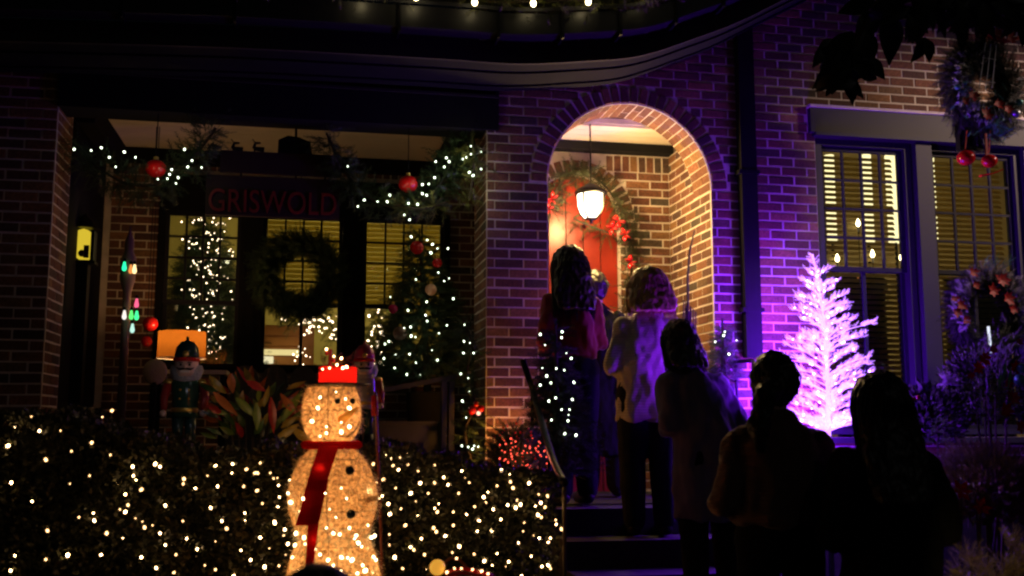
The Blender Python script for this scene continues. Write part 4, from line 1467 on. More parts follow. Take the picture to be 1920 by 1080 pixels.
lamp('POINT', 'dining_room_fill', (P(1850, 450, 8.3).x, 8.2, 2.8), 15, (1, .72, .30), .1)  # unseen second lamp added to brighten the right bay window
lamp('POINT', 'dining_room_light', (P(1640, 450, 8.3).x, 8.4, 2.9), 13, (1, .72, .30), .1)
b = M()
# inside garland with red and green seen in the lower sash
gi = garland('green and red garland hanging inside the lower left bay window', smooth_path([P(1600, 528, YW + .3), P(1635, 545, YW + .3), P(1668, 528, YW + .3)], 8), 200, .05, name='indoor_garland')
ls = thing('string_lights', 'small orange lights on the garland inside the lower left bay window', 'string lights', P(1600, 520, YW + .25))
bulbs(ls, [P(x, y, YW + .2) for x, y in ((1608, 521), (1622, 518), (1640, 519), (1652, 523))], emis('orange_bulb_glow', (1, .3, .08), 3), .006)
wire_part(ls, [P(1606, 520, YW + .22), P(1654, 522, YW + .22)])

# living room contents seen through the lower sashes
lamp('POINT', 'living_room_light', (P(640, 500, 10).x, 10.0, 3.3), 28, (1, .74, .28), .15)
lamp('POINT', 'living_room_light_right', (P(740, 560, 9.6).x, 9.7, 2.6), 10, (1, .72, .25), .1)
sbp = P(540, 615, 9.4)
sb = thing('wooden_sideboard', 'orange wooden sideboard seen through the middle porch window', 'sideboard', (sbp.x, 9.5, FLOORZ))
OW = mat('orange_oak', (.42, .17, .05), .5, var=.3, scale=4)
x0, x1 = P(485, 600, 9.4).x, P(590, 600, 9.4).x
z_ = P(540, 612, 9.4).z
b = M(); b.box(x0, x1, 9.3, 9.7, FLOORZ + .002, z_); b.build('body', OW, sb)
for k in range(4):
    b = M(); b.box(x0 + .01, x1 - .01, 9.285, 9.299, z_ - .09 - k * .09, z_ - .015 - k * .09); b.build('drawer_front', OW, sb)
garland('leafy garland with yellow lights on the mantel inside the middle porch window', smooth_path([P(x, y, 9.15) for x, y in ((540, 612), (565, 590), (590, 596), (618, 604), (630, 640))], 12), 160, .06, name='indoor_garland', m=NEEDLEL)
ls = thing('string_lights', 'yellow and white lights on the mantel garland inside the middle porch window', 'string lights', P(560, 600, 9.1))
bulbs(ls, [P(random.gauss(582, 22), random.gauss(604, 12), 9.0) for _ in range(46)] + [P(random.gauss(560, 10), random.gauss(658, 10), 9.0) for _ in range(14)] + [P(random.gauss(622, 5), random.uniform(585, 640), 9.0) for _ in range(12)], BULBI, .006, .5)
wire_part(ls, [P(545, 610, 9.05), P(580, 600, 9.05), P(620, 608, 9.05)])
p = P(520, 666, 9.1)
lt = thing('glowing_shelf', 'shelf with a glowing top low inside the middle porch window', 'shelf', p)
b = M(); b.box(P(492, 660, 9.1).x, P(560, 660, 9.1).x, 9.1, 9.25, P(520, 664, 9.1).z, P(520, 655, 9.1).z); b.build('top', emis('shelf_top_glow', (1, .78, .32), 1.0), lt)  # shelf top and box below glow by themselves for the bright patch
b = M(); b.box(P(492, 660, 9.1).x, P(512, 660, 9.1).x, 9.12, 9.25, P(520, 680, 9.1).z, P(520, 668, 9.1).z); b.build('glow_box', emis('shelf_box_glow', (1, .85, .5), 1.1), lt)
it_b, it_t = P(705, 720, 9.4), P(712, 560, 9.4)
fir('yellow-green lit indoor plant behind the right porch window', it_b, it_t, .22, 500, m=NEEDLEL, name='indoor_tree')
ls = thing('string_lights', 'warm lights on the indoor plant behind the right porch window', 'string lights', it_b)
bulbs(ls, [P(random.gauss(712, 14), random.uniform(575, 700), 9.1) for _ in range(44)], BULBI, .008, .5)
wire_part(ls, spiral(it_b, it_t, .2, 5, 40))

# eave garland with big bulbs
eg = [Vector((x, 6.14, z + .36)) for x, z in ev if P(-200, 0, 6).x < x < P(1330, 0, 6).x]
garland('fir garland lying along the gutter above the porch', eg, 110, .08, m=NEEDLEL)
ls = thing('string_lights', 'large warm bulbs along the gutter above the arch', 'string lights', eg[len(eg) // 2])
C9 = emis('large_warm_bulb_glow', (1.0, .80, .40), 14)
for (x, y, s_) in ((890, 4, 1), (1000, 6, 1), (1103, 3, .9), (780, -6, .9), (680, -12, .8), (1210, -16, .9)):
    p = P(x, y, 6.02)
    q = M(); q.lathe([(.003, -.024), (.014, -.016), (.018, 0), (.012, .018), (.006, .03)], p, 12); q.build('bulb', C9, ls, True)
    q = M(); q.lathe([(.009, .029), (.009, .05), (.003, .052)], p, 8); q.build('socket', BLACKM, ls)
wire_part(ls, smooth_path([P(x, y, 6.03) for x, y in ((560, -20), (680, -22), (890, -8), (1000, -6), (1103, -9), (1210, -28))], 20), .004)

# ------------------------------------------------------------------ plants and figures at the right
def shrub(label, c, rx, ry, rz, n, m, tpl=SPRIG, name='shrub', scale=1.0, ground=.42, up=.5):
    c = Vector(c)
    t = thing(name, label, 'shrub', (c.x, c.y, ground))
    pos, dr, sc = [], [], []
    for i in range(n):
        a, e = rng.uniform(0, 6.283), math.asin(rng.uniform(-.6, 1))
        d = V3(math.cos(a) * math.cos(e), math.sin(a) * math.cos(e), math.sin(e))
        k = rng.uniform(.6, 1.0) * (1 + .16 * noise.noise(d * 2.2 + c))
        pos.append(c + V3(d.x * rx, d.y * ry, d.z * rz) * k)
        dr.append(d + V3(rng.uniform(-.5, .5), rng.uniform(-.5, .5), up * rng.uniform(0, 1.5))); sc.append(scale * rng.uniform(.6, 1.3))
    needle_cloud('foliage', t, pos, dr, sc, m, tpl, kind='stuff')
    for k in range(5):
        b = M(); b.tube([(c.x + random.uniform(-.04, .04), c.y, ground), (c.x + random.uniform(-rx, rx) * .5, c.y, c.z)], [.012, .006], 5); b.build('stem', BARK, t)
    return t


LEAFT2 = ([(0, 0, 0), (0.011, 0.004, 0.020), (0.0, 0, 0.048), (-0.011, 0.004, 0.020)], [(0, 1, 2, 3)])
HEATH = mat('purple_heather', (.10, .035, .04), .7, rnd=.6)
GREYL = mat('grey_green_leaf', (.018, .026, .012), .6, rnd=.6)
shrub('rounded reddish heather bush at the right edge below the wreath planter', P(1840, 925, 5.0), .34, .3, .26, 3600, HEATH, SPRIG, 'heather_bush', .55)
s1_ = shrub('dense planter greenery with silver sprays and red berries below the frosted wreath', P(1850, 740, 5.9), .30, .24, .33, 4500, GREYL, LEAFT2, 'planter_arrangement', .65)
pos = [P(1875 + rng.normal(0, 28), 668 + rng.normal(0, 26), 5.62) for _ in range(120)]
needle_cloud('silver_sprays', s1_, pos, [(rng.uniform(-.6, .6), -.3, rng.uniform(.2, 1)) for _ in pos], [rng.uniform(.3, .7) for _ in pos], SFR, kind='stuff')
for (x, y, r_) in ((1845, 672, .05), (1833, 690, .045), (1905, 690, .05), (1898, 745, .055), (1885, 770, .05), (1915, 800, .05), (1862, 655, .035), (1820, 705, .03), (1890, 720, .035), (1912, 640, .03)):
    poinsettia(s1_, P(x, y, 5.6), r_, REDO if x % 2 else REDB)
for (x, y) in ((1880, 700), (1890, 712), (1872, 716)):
    b = M(); p = P(x, y + 20, 5.58); q = P(x + 6, y - 26, 5.56); b.add([p, p.lerp(q, .5) + V3(.012, 0, 0), q, p.lerp(q, .5) - V3(.012, 0, 0), p.lerp(q, .5) + V3(0, .004, 0)], [(0, 1, 4), (1, 2, 4), (2, 3, 4), (3, 0, 4)])
    b.build('leaf', mat('bright_green_blade', (.08, .35, .12), .4), s1_)
for (x, y, r_) in ((1912, 712, .035), (1916, 690, .03)):
    b = M(); b.ball(P(x, y, 5.58), r_, 12); b.build('glitter_ball', TEAL, s1_, True)
s2_ = shrub('low dark shrub with a single purple lit bloom beside the grey window post', P(1745, 790, 5.9), .2, .2, .24, 1200, GREYL, LEAFT2, 'flowering_shrub', 1.0)
pos = [P(1775, 717, 5.65) + V3(0, 0, 0) for _ in range(70)]
needle_cloud('bloom', s2_, pos, [(rng.uniform(-1, 1), rng.uniform(-1, .1), rng.uniform(-.3, 1)) for _ in pos], [rng.uniform(.35, .75) for _ in pos], mat('lavender_petal', (.62, .48, .66), .5))
for (x, y) in ((1712, 749), (1722, 745)):
    b = M(); b.ball(P(x, y, 5.65), .014, 8); b.build('berry', BERRY, s2_, True)
rf = thing('red_flower_plant', 'low plant with two red flowers in front of the heather bush', 'plant', (P(1820, 940, 4.6).x, 4.6, .42))
for (x, y) in ((1802, 922), (1838, 952)):
    poinsettia(rf, P(x, y, 4.5), .05, REDO, 6, (-.2, -1, .5))
    b = M(); q = P(x, y, 4.52); b.tube([(q.x, 4.6, .42), q], .006, 5); b.build('stem', BARK, rf)
for k in range(14):
    a = random.uniform(0, 6.28); q = P(1820 + 40 * math.cos(a), 965 + 25 * math.sin(a), 4.55)
    b = M(); d = V3(math.cos(a) * .06, -.02, .05); b.add([q, q + d * .5 + V3(0, 0, .02), q + d, q + d * .5 - V3(0, 0, .02)], [(0, 1, 2, 3)]); b.build('leaf', GREYL, rf)
YPN = mat('golden_pine_needle', (.34, .27, .10), .5, rnd=.4)
pp = thing('golden_pine', 'warm lit golden pine shoots at the bottom right corner', 'pine', (P(1870, 1080, 3.9).x, 3.95, 0))
for (x, y, s_) in ((1895, 1015, 1.0), (1820, 1045, 1.0), (1838, 1055, .8), (1880, 1065, 1.1), (1905, 1060, 1.0), (1850, 1078, 1.0), (1800, 1072, .8), (1870, 1085, 1.0), (1915, 1035, .8), (1830, 1090, .9)):
    p = P(x, y, 3.9)
    ps = [p + V3(rng.uniform(-.01, .01), rng.uniform(-.02, .02), rng.uniform(-.05, 0)) for _ in range(16)]
    needle_cloud('shoot', pp, ps, [(rng.uniform(-.9, .9) + (x - 1860) / 120, rng.uniform(-.8, .4), rng.uniform(.2, 1)) for _ in ps], [s_ * rng.uniform(.5, .8) for _ in ps], YPN, FROND)
    b = M(); b.tube([(pp.location.x, 3.95, 0.0), (p.x, p.y, p.z - .2), p], [.012, .008, .004], 5); b.build('branch', BARK, pp)
lamp('SPOT', 'pine_spot', P(1850, 1230, 3.3), 3.0, (1.0, .66, .25), .03, P(1880, 1040, 3.9), 60)  # unseen spot aimed at the pine shoots

# magnolia branch at the top, tree standing just outside the frame
MAG = mat('magnolia_leaf', (.018, .024, .012), .4, var=.3)
mg = thing('magnolia_tree', 'dark broad-leaved branch hanging from the top edge over the brick wall', 'tree', (P(2260, 500, 4.4).x, 4.4, 0))
bx = mg.location.x
b = M(); b.tube([(bx, 4.4, 0), (bx + .05, 4.45, 2.2), (bx - .05, 4.4, 4.6)], [.09, .075, .05], 9); b.build('trunk', BARK, mg, True)
br1 = smooth_path([(bx, 4.42, 3.3), P(2000, -60, 4.4), P(1760, -50, 4.4), P(1650, 10, 4.35), P(1590, 110, 4.3)], 24)
b = M(); b.tube(br1, [.03 - .024 * i / 24 for i in range(25)], 6); b.build('branch', BARK, mg)


def big_leaf(parent, c, d, L, Wd, m, cup=.25, name='leaf', n=5):
    d = Vector(d).normalized()
    s_ = d.cross(Vector((random.uniform(-.3, .3), -1, random.uniform(-.3, .3)))).normalized()
    nrm = s_.cross(d)
    vs, fs = [], []
    for i in range(n + 1):
        t_ = i / n
        w = Wd * math.sin(math.pi * min(.98, max(.03, t_)) ** .85) * .5
        o = nrm * (-cup * L * t_ * t_)
        vs += [c + d * L * t_ + o + s_ * w + nrm * w * .3, c + d * L * t_ + o, c + d * L * t_ + o - s_ * w + nrm * w * .3]
    for i in range(n):
        a = i * 3
        fs += [(a, a + 1, a + 4, a + 3), (a + 1, a + 2, a + 5, a + 4)]
    b = M(); b.add(vs, fs)
    return b.build(name, m, parent, True)


for (x, y, dx, dy, l) in ((1640, 20, -30, 60, 80), (1600, 60, -50, 60, 90), (1610, 90, -20, 80, 95), (1590, 100, -60, 50, 80), (1585, 110, -30, 70, 80), (1600, 120, 40, 20, 75), (1620, 110, 40, 30, 60), 
                          (1660, 20, 20, 90, 105), (1590, 140, 10, 40, 60), (1560, 120, -30, 50, 60), (1545, 90, -20, 40, 45), (1570, 75, -40, 30, 60), (1610, 140, -60, 20, 80), (1715, 15, 5, 60, 70), (1735, 70, -20, 50, 55), (1735, 72, 15, 45, 50), (1705, 30, 0, 40, 45),
                          (1640, 0, -60, 20, 70), (1660, -5, -20, 50, 70), (1690, -10, -50, 20, 60), (1620, 50, 0, 90, 100), (1575, 150, 30, 15, 60), (1565, 140, -30, 25, 50), (1580, 95, -10, 80, 85)):
    c = P(x, y, 4.33 + random.uniform(-.06, .06)); e = P(x + dx, y + dy, 4.33)
    big_leaf(mg, c, e - c, l * .95 * mpp(c), l * .52 * mpp(c), MAG, n=8)
for k in range(150):
    x = random.uniform(1690, 1940); y = random.uniform(-60, 28) + (x - 1690) * .06
    c = P(x, y, 4.35 + random.uniform(-.15, .15)); e = c + V3(random.uniform(-1, 1), 0, random.uniform(-1, .5)); l = random.uniform(40, 75)
    big_leaf(mg, c, e - c, l * mpp(c), l * .45 * mpp(c), MAG, n=3)

# croton plant with big coloured leaves
cr = thing('croton_plant', 'croton with long green, red and yellow leaves in a pot behind the hedge', 'plant', (P(470, 800, 5.9).x, 5.9, .42))
cc = P(475, 800, 5.9)
CRM = [mat('croton_leaf_' + n_, tuple(q * .95 for q in c_), .35, var=.5, scale=25) for n_, c_ in (('green', (.08, .15, .03)), ('dark', (.035, .05, .025)), ('red', (.48, .03, .02)), ('yellow', (.50, .34, .04)), ('orange', (.55, .15, .03)), ('lime', (.22, .30, .04)))]
b = M(); b.lathe([(.10, 0), (.14, .2), (.15, .24), (.13, .24)], (cc.x, cc.y, .42), 16); b.build('pot', STONE, cr, True)
for k in range(86):
    a = random.uniform(0, 6.28)
    x, y = 475 + random.uniform(-70, 75), 765 + random.uniform(-45, 60)
    c = P(x, y, 5.9 + random.uniform(-.12, .12))
    d = V3((x - 475) / 60 + random.uniform(-.4, .4), random.uniform(-.7, .2), random.uniform(.1, 1.1))
    big_leaf(cr, c, d, random.uniform(.08, .125), random.uniform(.026, .04), random.choice([CRM[0], CRM[0], CRM[1], CRM[1], CRM[2], CRM[3], CRM[4], CRM[5]]), .35)
for k in range(7):
    b = M(); b.tube([(cc.x, cc.y, .6), P(430 + k * 15, 780, 5.9)], [.012, .005], 5); b.build('stem', BARK, cr)
for (x, y, dx, dy, m_) in ((432, 700, 3, 25, 4), (508, 745, 4, 45, 2), (555, 775, -20, -25, 4), (560, 795, -35, 25, 3), (545, 800, 30, 25, 3), (480, 755, 2, 35, 5), (400, 735, 30, 30, 4), (462, 715, 25, 12, 2), (530, 790, 25, -40, 5), (442, 745, 25, 25, 5)):
    c = P(x, y, 5.72); e = P(x + dx, y + dy, 5.72)
    big_leaf(cr, c, e - c, (e - c).length * 1.5, .045, CRM[m_], .1)
lamp('POINT', 'croton_fill', P(500, 800, 5.35), .5, (1.0, .62, .3), .05)  # fill lamp added to brighten the croton leaves


# ------------------------------------------------------------------ nutcrackers
def nutcracker(label, px, ptop, Y, hpx, jacket, hat, base_z, mit=None):
    top = P(px, ptop, Y)
    k = hpx * mpp(top)          # head height incl hat in metres
    t = thing('nutcracker', label, 'nutcracker', (top.x, Y, base_z), 'nutcracker soldiers on the porch')
    x, z = top.x, top.z
    FACE = mat('nutcracker_face', (.72, .52, .44), .45)
    BRD = mat('nutcracker_beard', (.40, .39, .42), .9, var=.4, scale=90, bump=.6)
    JK, HT = jacket, hat
    q = M(); q.lathe([(.16 * k, -.30 * k), (.33 * k, -.62 * k), (.34 * k, -.50 * k), (.30 * k, -.30 * k), (.18 * k, -.14 * k), (.05 * k, -.10 * k), (.04 * k, 0), (.01 * k, .02 * k)][1:], (x, Y, z), 20); q.build('hat', HT, t, True)
    q = M(); q.lathe([(.35 * k, -.70 * k), (.37 * k, -.69 * k), (.37 * k, -.60 * k), (.35 * k, -.59 * k)], (x, Y, z), 20); q.build('hat_band', REDO, t, True)
    q = M(); q.ball((x, Y - .36 * k, z - .50 * k), .09 * k, 8); q.build('cockade', GOLD, t, True)
    q = M(); q.lathe([(.30 * k, -1.12 * k), (.33 * k, -1.0 * k), (.33 * k, -.75 * k), (.32 * k, -.69 * k)], (x, Y, z), 20); q.build('head', FACE, t, True)
    for sx in (-1, 1):
        q = M(); q.ball((x + sx * .12 * k, Y - .32 * k, z - .80 * k), .035 * k, 8); q.build('eye', BLACKM, t, True)
        q = M(); q.box(x + sx * .12 * k - .06 * k, x + sx * .12 * k + .06 * k, Y - .345 * k, Y - .32 * k, z - .755 * k, z - .735 * k); q.build('eyebrow', BLACKM, t)
    q = M(); q.ball((x, Y - .36 * k, z - .86 * k), .05 * k, 8); q.build('nose', FACE, t, True)
    q = M(); q.box(x - .12 * k, x + .12 * k, Y - .35 * k, Y - .30 * k, z - 1.02 * k, z - .96 * k); q.build('teeth', WHITEP, t)
    for sx in (-1, 1):
        q = M(); q.tube([(x, Y - .36 * k, z - .91 * k), (x + sx * .16 * k, Y - .34 * k, z - .93 * k), (x + sx * .24 * k, Y - .30 * k, z - .88 * k)], [.035 * k, .03 * k, .01 * k], 6); q.build('moustache', BLACKM, t)
    q = M(); q.rings([(x, Y, z - .80 * k, .42 * k, .30 * k), (x, Y - .04 * k, z - .95 * k, .47 * k, .34 * k), (x, Y - .05 * k, z - 1.16 * k, .40 * k, .33 * k), (x, Y - .08 * k, z - 1.45 * k, .22 * k, .26 * k), (x, Y - .1 * k, z - 1.6 * k, .05 * k, .1 * k)][0:], 16)
    q.v = [v for v in q.v]; o_ = q.build('beard', BRD, t, True); o_.location.y = .10 * k
    q = M(); q.rings([(x, Y, z - 1.18 * k, .30 * k, .22 * k), (x, Y, z - 1.28 * k, .42 * k, .27 * k), (x, Y, z - 1.7 * k, .36 * k, .26 * k), (x, Y, z - 2.1 * k, .34 * k, .25 * k), (x, Y, z - 2.25 * k, .40 * k, .28 * k)], 18); q.build('torso', JK, t, True)
    q = M(); q.lathe([(.355 * k, -2.12 * k), (.37 * k, -2.1 * k), (.37 * k, -2.02 * k), (.35 * k, -2.0 * k)], (x, Y, z), 18, 1, .76); q.build('belt', GOLD, t, True)
    for sx in (-1, 1):
        q = M(); q.tube([(x + sx * .46 * k, Y, z - 1.32 * k), (x + sx * .56 * k, Y - .02, z - 1.7 * k), (x + sx * .54 * k, Y - .06, z - 2.05 * k)], [.14 * k, .12 * k, .10 * k], 10); q.build('arm', mat('nutcracker_sleeve', (.35, .03, .03), .4), t, True)
        q = M(); q.ball((x + sx * .46 * k, Y, z - 1.28 * k), .16 * k, 10, 1, 1, .6); q.build('epaulette', GOLD, t, True)
        q = M(); q.ball((x + sx * .54 * k, Y - .07, z - 2.16 * k), .10 * k, 10); q.build('hand', mat('nutcracker_glove', (.75, .55, .5), .5), t, True)
        q = M(); q.tube([(x + sx * .17 * k, Y, z - 2.2 * k), (x + sx * .18 * k, Y, z - 3.1 * k)], [.17 * k, .14 * k], 10); q.build('leg', mat('nutcracker_trousers', (.02, .06, .07), .2), t, True)
        q = M(); q.tube([(x + sx * .18 * k, Y, z - 3.08 * k), (x + sx * .18 * k, Y, z - 3.75 * k)], [.16 * k, .18 * k], 10); q.ball((x + sx * .18 * k, Y - .12 * k, z - 3.75 * k), .17 * k, 10, 1, 1.5, .5); q.build('boot', BLACKM, t, True)
        for zz in (-1.5, -1.75):
            q = M(); q.ball((x + sx * .12 * k, Y - .26 * k, z + zz * k), .035 * k, 8); q.build('button', GOLD, t, True)
    q = M(); q.box(x - .5 * k, x + .5 * k, Y - .4 * k, Y + .35 * k, base_z, z - 3.8 * k); q.build('base', REDB, t)
    return t


nutcracker('large nutcracker with dark domed hat standing in front of the orange table lamp', 352, 632, 5.95, 66, mat('dark_green_gloss_coat', (.02, .07, .05), .18), mat('glossy_dark_hat', (.02, .05, .05), .15), .42)
nutcracker('pink-hatted nutcracker half hidden behind the snowman hat', 684, 640, 5.6, 56, mat('grey_coat', (.35, .32, .35), .5), mat('pink_red_hat', (.55, .05, .12), .4), .42)
lamp('POINT', 'nutcracker_fill', P(360, 700, 5.5), .16, (.95, .85, 1.0), .03)  # small fill lamp added to show the nutcracker
# staff
stf = thing('candy_pole', 'thin dark red pole standing right of the snowman', 'pole', (P(722, 1080, 4.75).x, 4.75, .42))
q = M(); q.tube([(P(724, 1080, 4.75).x, 4.75, .42), P(712, 930, 4.75), P(703, 735, 4.75)], .007, 8); q.build('shaft', mat('red_brown_pole', (.14, .025, .015), .4), stf)
q = M(); q.tube([P(703, 780, 4.75), P(702, 742, 4.75)], .015, 8); q.build('grip', REDB, stf, True)
q = M(); q.tube([P(702, 741, 4.75), P(700, 710, 4.75)], .004, 6); q.ball(P(700, 706, 4.75), .010, 8); q.build('tip', SILV, stf)

# ------------------------------------------------------------------ snowman
SY = 4.45
sc_ = P(624, 900, SY)
k = mpp(sc_)
sn = thing('snowman', 'lit tinsel snowman with red scarf and hat standing in front of the hedge', 'snowman', (sc_.x, SY, .42))


def zy(y):
    return P(624, y, SY).z


def xx(x, y):
    return P(x, y, SY).x


TIN = tinsel_mat('white_tinsel_cloth', (1.0, .74, .44), .40, 72, .65)
RIB = mat('rust_brown_wire', (.12, .07, .04), .5)
head = [(726, 44), (735, 49), (750, 53), (770, 56), (790, 55), (810, 49), (825, 39), (833, 28)]
body = [(834, 28), (842, 42), (860, 60), (880, 71), (905, 80), (930, 84), (955, 82), (980, 74), (1000, 67), (1006, 65)]
basep = [(1007, 65), (1020, 71), (1045, 80), (1080, 87), (1130, 93), (1180, 91), (1230, 76), (1262, 50)]
for nm, prof, cx in (('head', head, 622), ('body', body, 624), ('lower_body', basep, 626)):
    q = M()
    q.rings([(xx(cx, y), SY, zy(y), w * k, w * k * .92) for y, w in prof[::-1]], 36)
    o_ = q.build(nm, TIN, sn, True)
    for a in range(4):
        th = a * math.pi / 2 - 1.72
        q = M(); q.tube([(xx(cx, y) + w * k * 1.01 * math.cos(th), SY + w * k * .93 * math.sin(th), zy(y)) for y, w in prof[::-1]], .0018, 4); q.build('rib_wire', RIB, sn)
    for y, w in prof:
        if y not in (770, 860, 955, 1020, 1130):
            continue
        q = M(); q.tube([(xx(cx, y) + w * k * 1.01 * math.cos(t_), SY + w * k * .93 * math.sin(t_), zy(y)) for t_ in [6.2832 * i / 28 for i in range(29)]], .0014, 4); q.build('hoop_wire', RIB, sn)
    # tinsel fibres standing off the cloth
    pos, dr, s2 = [], [], []
    for i in range({'head': 420, 'body': 900, 'lower_body': 800}[nm]):
        j = random.randrange(len(prof) - 1); u = random.random()
        y = prof[j][0] * (1 - u) + prof[j + 1][0] * u; w = prof[j][1] * (1 - u) + prof[j + 1][1] * u
        a = random.uniform(math.pi, 2 * math.pi)
        d = V3(math.cos(a), math.sin(a), random.uniform(-.6, .6))
        pos.append(V3(xx(cx, y) + w * k * math.cos(a), SY + w * k * .92 * math.sin(a), zy(y))); dr.append(d + V3(random.uniform(-1, 1), 0, random.uniform(-1, 1))); s2.append(random.uniform(.15, .3))
    needle_cloud('tinsel_fibres', sn, pos, dr, s2, mat('warm_tinsel', (.95, .78, .55), .35, .3, rnd=.5), kind='stuff')
# bulbs
ls = thing('string_lights', 'warm lights wound inside and around the tinsel snowman', 'string lights', sc_)
bp = []
for (x, y) in ((600, 745), (596, 765), (612, 800), (600, 818), (640, 810), (655, 765), (648, 748), (630, 735), (655, 800), (585, 790), (612, 812), (640, 792), (640, 915), (650, 935), (690, 920), (700, 938), (712, 932), (610, 925), (568, 935), (560, 960), (555, 1000), (570, 1008), (590, 1012), (612, 990), (625, 1000), (665, 1010), (672, 1018), (690, 1028), (700, 1045), (705, 1050), (600, 1040), (615, 1050), (640, 1045), (652, 1046), (660, 1050), (625, 1060), (670, 1075), (560, 1055), (548, 1045), (553, 1022), (590, 1030), (690, 985), (702, 1005), (696, 1008), (685, 1070), (540, 925), (545, 942), (543, 900), (600, 880), (630, 970), (655, 990), (580, 1075), (560, 1070), (680, 1060), (698, 1072), (640, 1070), (618, 955), (637, 1002), (668, 1004), (678, 1025), (572, 1020)):
    bp.append(P(x, y, SY - (.24 if y > 1000 else .30 if 880 < y < 990 else .20) * (.9 if 560 < x < 690 else .3)))
bulbs(ls, bp, emis('snowman_bulb_glow', (1.0, .74, .38), 13), .0052, .5)
for i in range(50):
    pass
wire_part(ls, spiral(P(624, 1100, SY), P(622, 740, SY), .1, 6, 60))
for (y, p_) in ((775, 1.3), (815, .9), (905, 1.1), (965, 1.8), (1045, 3.6), (1120, 3.0)):
    lamp('POINT', 'snowman_inner_light', P(622, y, SY), p_ * (.75 if y < 1000 else .48), (1.0, .50, .17), .035)
# face
sh_ = SY - .12
for (x, y) in ((633, 752), (661, 752)):
    q = M(); q.ball(P(x, y, SY - (.115 if x < 650 else .085)), .0125, 12, 1, .5); q.build('eye', BLACKM, sn, True)
q = M(); a, e = P(641, 787, SY - .11), P(671, 764, SY - .26); q.tube([a, a.lerp(e, .5), e], [.019, .013, .003], 12); q.build('nose', mat('glowing_carrot_felt', (1.0, .33, .04), .8, emit=(1, .25, .02), es=.28), sn, True)  # felt given its own glow where front light is lacking
q = M(); q.tube([P(x, y, SY - d_) for x, y, d_ in ((637, 818, .118), (650, 818, .112), (662, 811, .095), (671, 800, .070), (674, 790, .06))], .0028, 6); q.build('mouth', BLACKM, sn)
for (x, y) in ((656, 882), (658, 964)):
    q = M(); q.ball(P(x, y, SY - .165), .0185, 14, 1, .5); q.build('button', BLACKM, sn, True)
# hat
hc = P(633, 721, SY)
q = M(); q.lathe([(.002, -.004), (.135, -.004), (.14, 0), (.135, .004), (.002, .004)], hc, 28); q.build('hat_brim', BLACKM, sn, True)
q = M(); q.lathe([(36 * k, .005), (36 * k, .070), (35 * k, .074)], hc, 28); q.build('hat_band', cloth_trans('red_hat_cloth', (.9, .03, .02), .5), sn, True)
lamp('POINT', 'hat_inner_light', hc + V3(0, -.0, .035), .5, (1, .5, .3), .012)
pos = [hc + V3(rng.uniform(-.07, .07), rng.uniform(-.06, .06), .07 + rng.uniform(0, .05)) for _ in range(50)]
needle_cloud('hat_garland', sn, pos, [(rng.uniform(-1, 1), rng.uniform(-1, .5), rng.uniform(0, 1)) for _ in pos], [rng.uniform(.2, .45) for _ in pos], NEEDLEL, kind='stuff')
for (x, y) in ((613, 662), (625, 676), (640, 690), (600, 694), (650, 692), (629, 688)):
    q = M(); q.ball(P(x, y, SY - .06), .009, 8); q.build('berry', BERRY, sn, True)
q = M(); q.tube([P(618, 690, SY - .05), P(620, 655, SY - .05)], .007, 6); q.build('hat_feather', REDB, sn)
ls = thing('string_lights', 'tiny lights in the greenery on top of the snowman hat', 'string lights', hc)
bulbs(ls, [P(x, y, SY - .08) for x, y in ((612, 655), (618, 690), (632, 684), (643, 690), (626, 668), (605, 692), (650, 688), (640, 672))], BULB, .0042, .3)
wire_part(ls, [P(605, 692, SY - .07), P(650, 690, SY - .07)])
# scarf
SCF = cloth_trans('red_scarf_cloth', (.75, .012, .012), .45)
q = M(); q.tube([(xx(622, 834) + 50 * k * math.cos(t_), SY + 40 * k * math.sin(t_), zy(834)) for t_ in [6.2832 * i / 24 for i in range(25)]], .017, 8); q.build('scarf_wrap', SCF, sn, True)


def band(name, pts, w, Yd, th=.008):
    q = M(); vs, fs = [], []
    pp_ = [P(x, y, SY - d_) for (x, y), d_ in zip(pts, Yd)]
    for i, p in enumerate(pp_):
        hw = w[i] * k / 2
        vs += [p + V3(-hw, -th, 0), p + V3(hw, -th, 0), p + V3(hw, th, 0), p + V3(-hw, th, 0)]
    for i in range(len(pp_) - 1):
        a = i * 4
        for j in range(4):
            fs.append((a + j, a + (j + 1) % 4, a + 4 + (j + 1) % 4, a + 4 + j))
    fs += [(0, 1, 2, 3), tuple(len(vs) - 4 + j for j in (3, 2, 1, 0))]
    q.add(vs, fs); return q.build(name, SCF, sn)


band('scarf_tail', [(617, 836), (608, 862), (598, 892), (590, 920), (583, 950), (574, 985)], [36, 36, 35, 34, 34, 38], [.13, .17, .20, .215, .22, .21])
band('scarf_tail', [(603, 900), (595, 940), (588, 980), (584, 1020), (580, 1064)], [26, 22, 19, 16, 15], [.20, .215, .21, .23, .26])
# arm
q = M(); q.tube([P(675, 940, SY - .1), P(714, 932, SY - .12)], [.014, .010], 8); q.build('arm', TIN, sn, True)
q = M(); q.tube([(sc_.x, SY, .42), (sc_.x, SY, zy(1250))], .03, 10); q.build('base', BLACKM, sn)

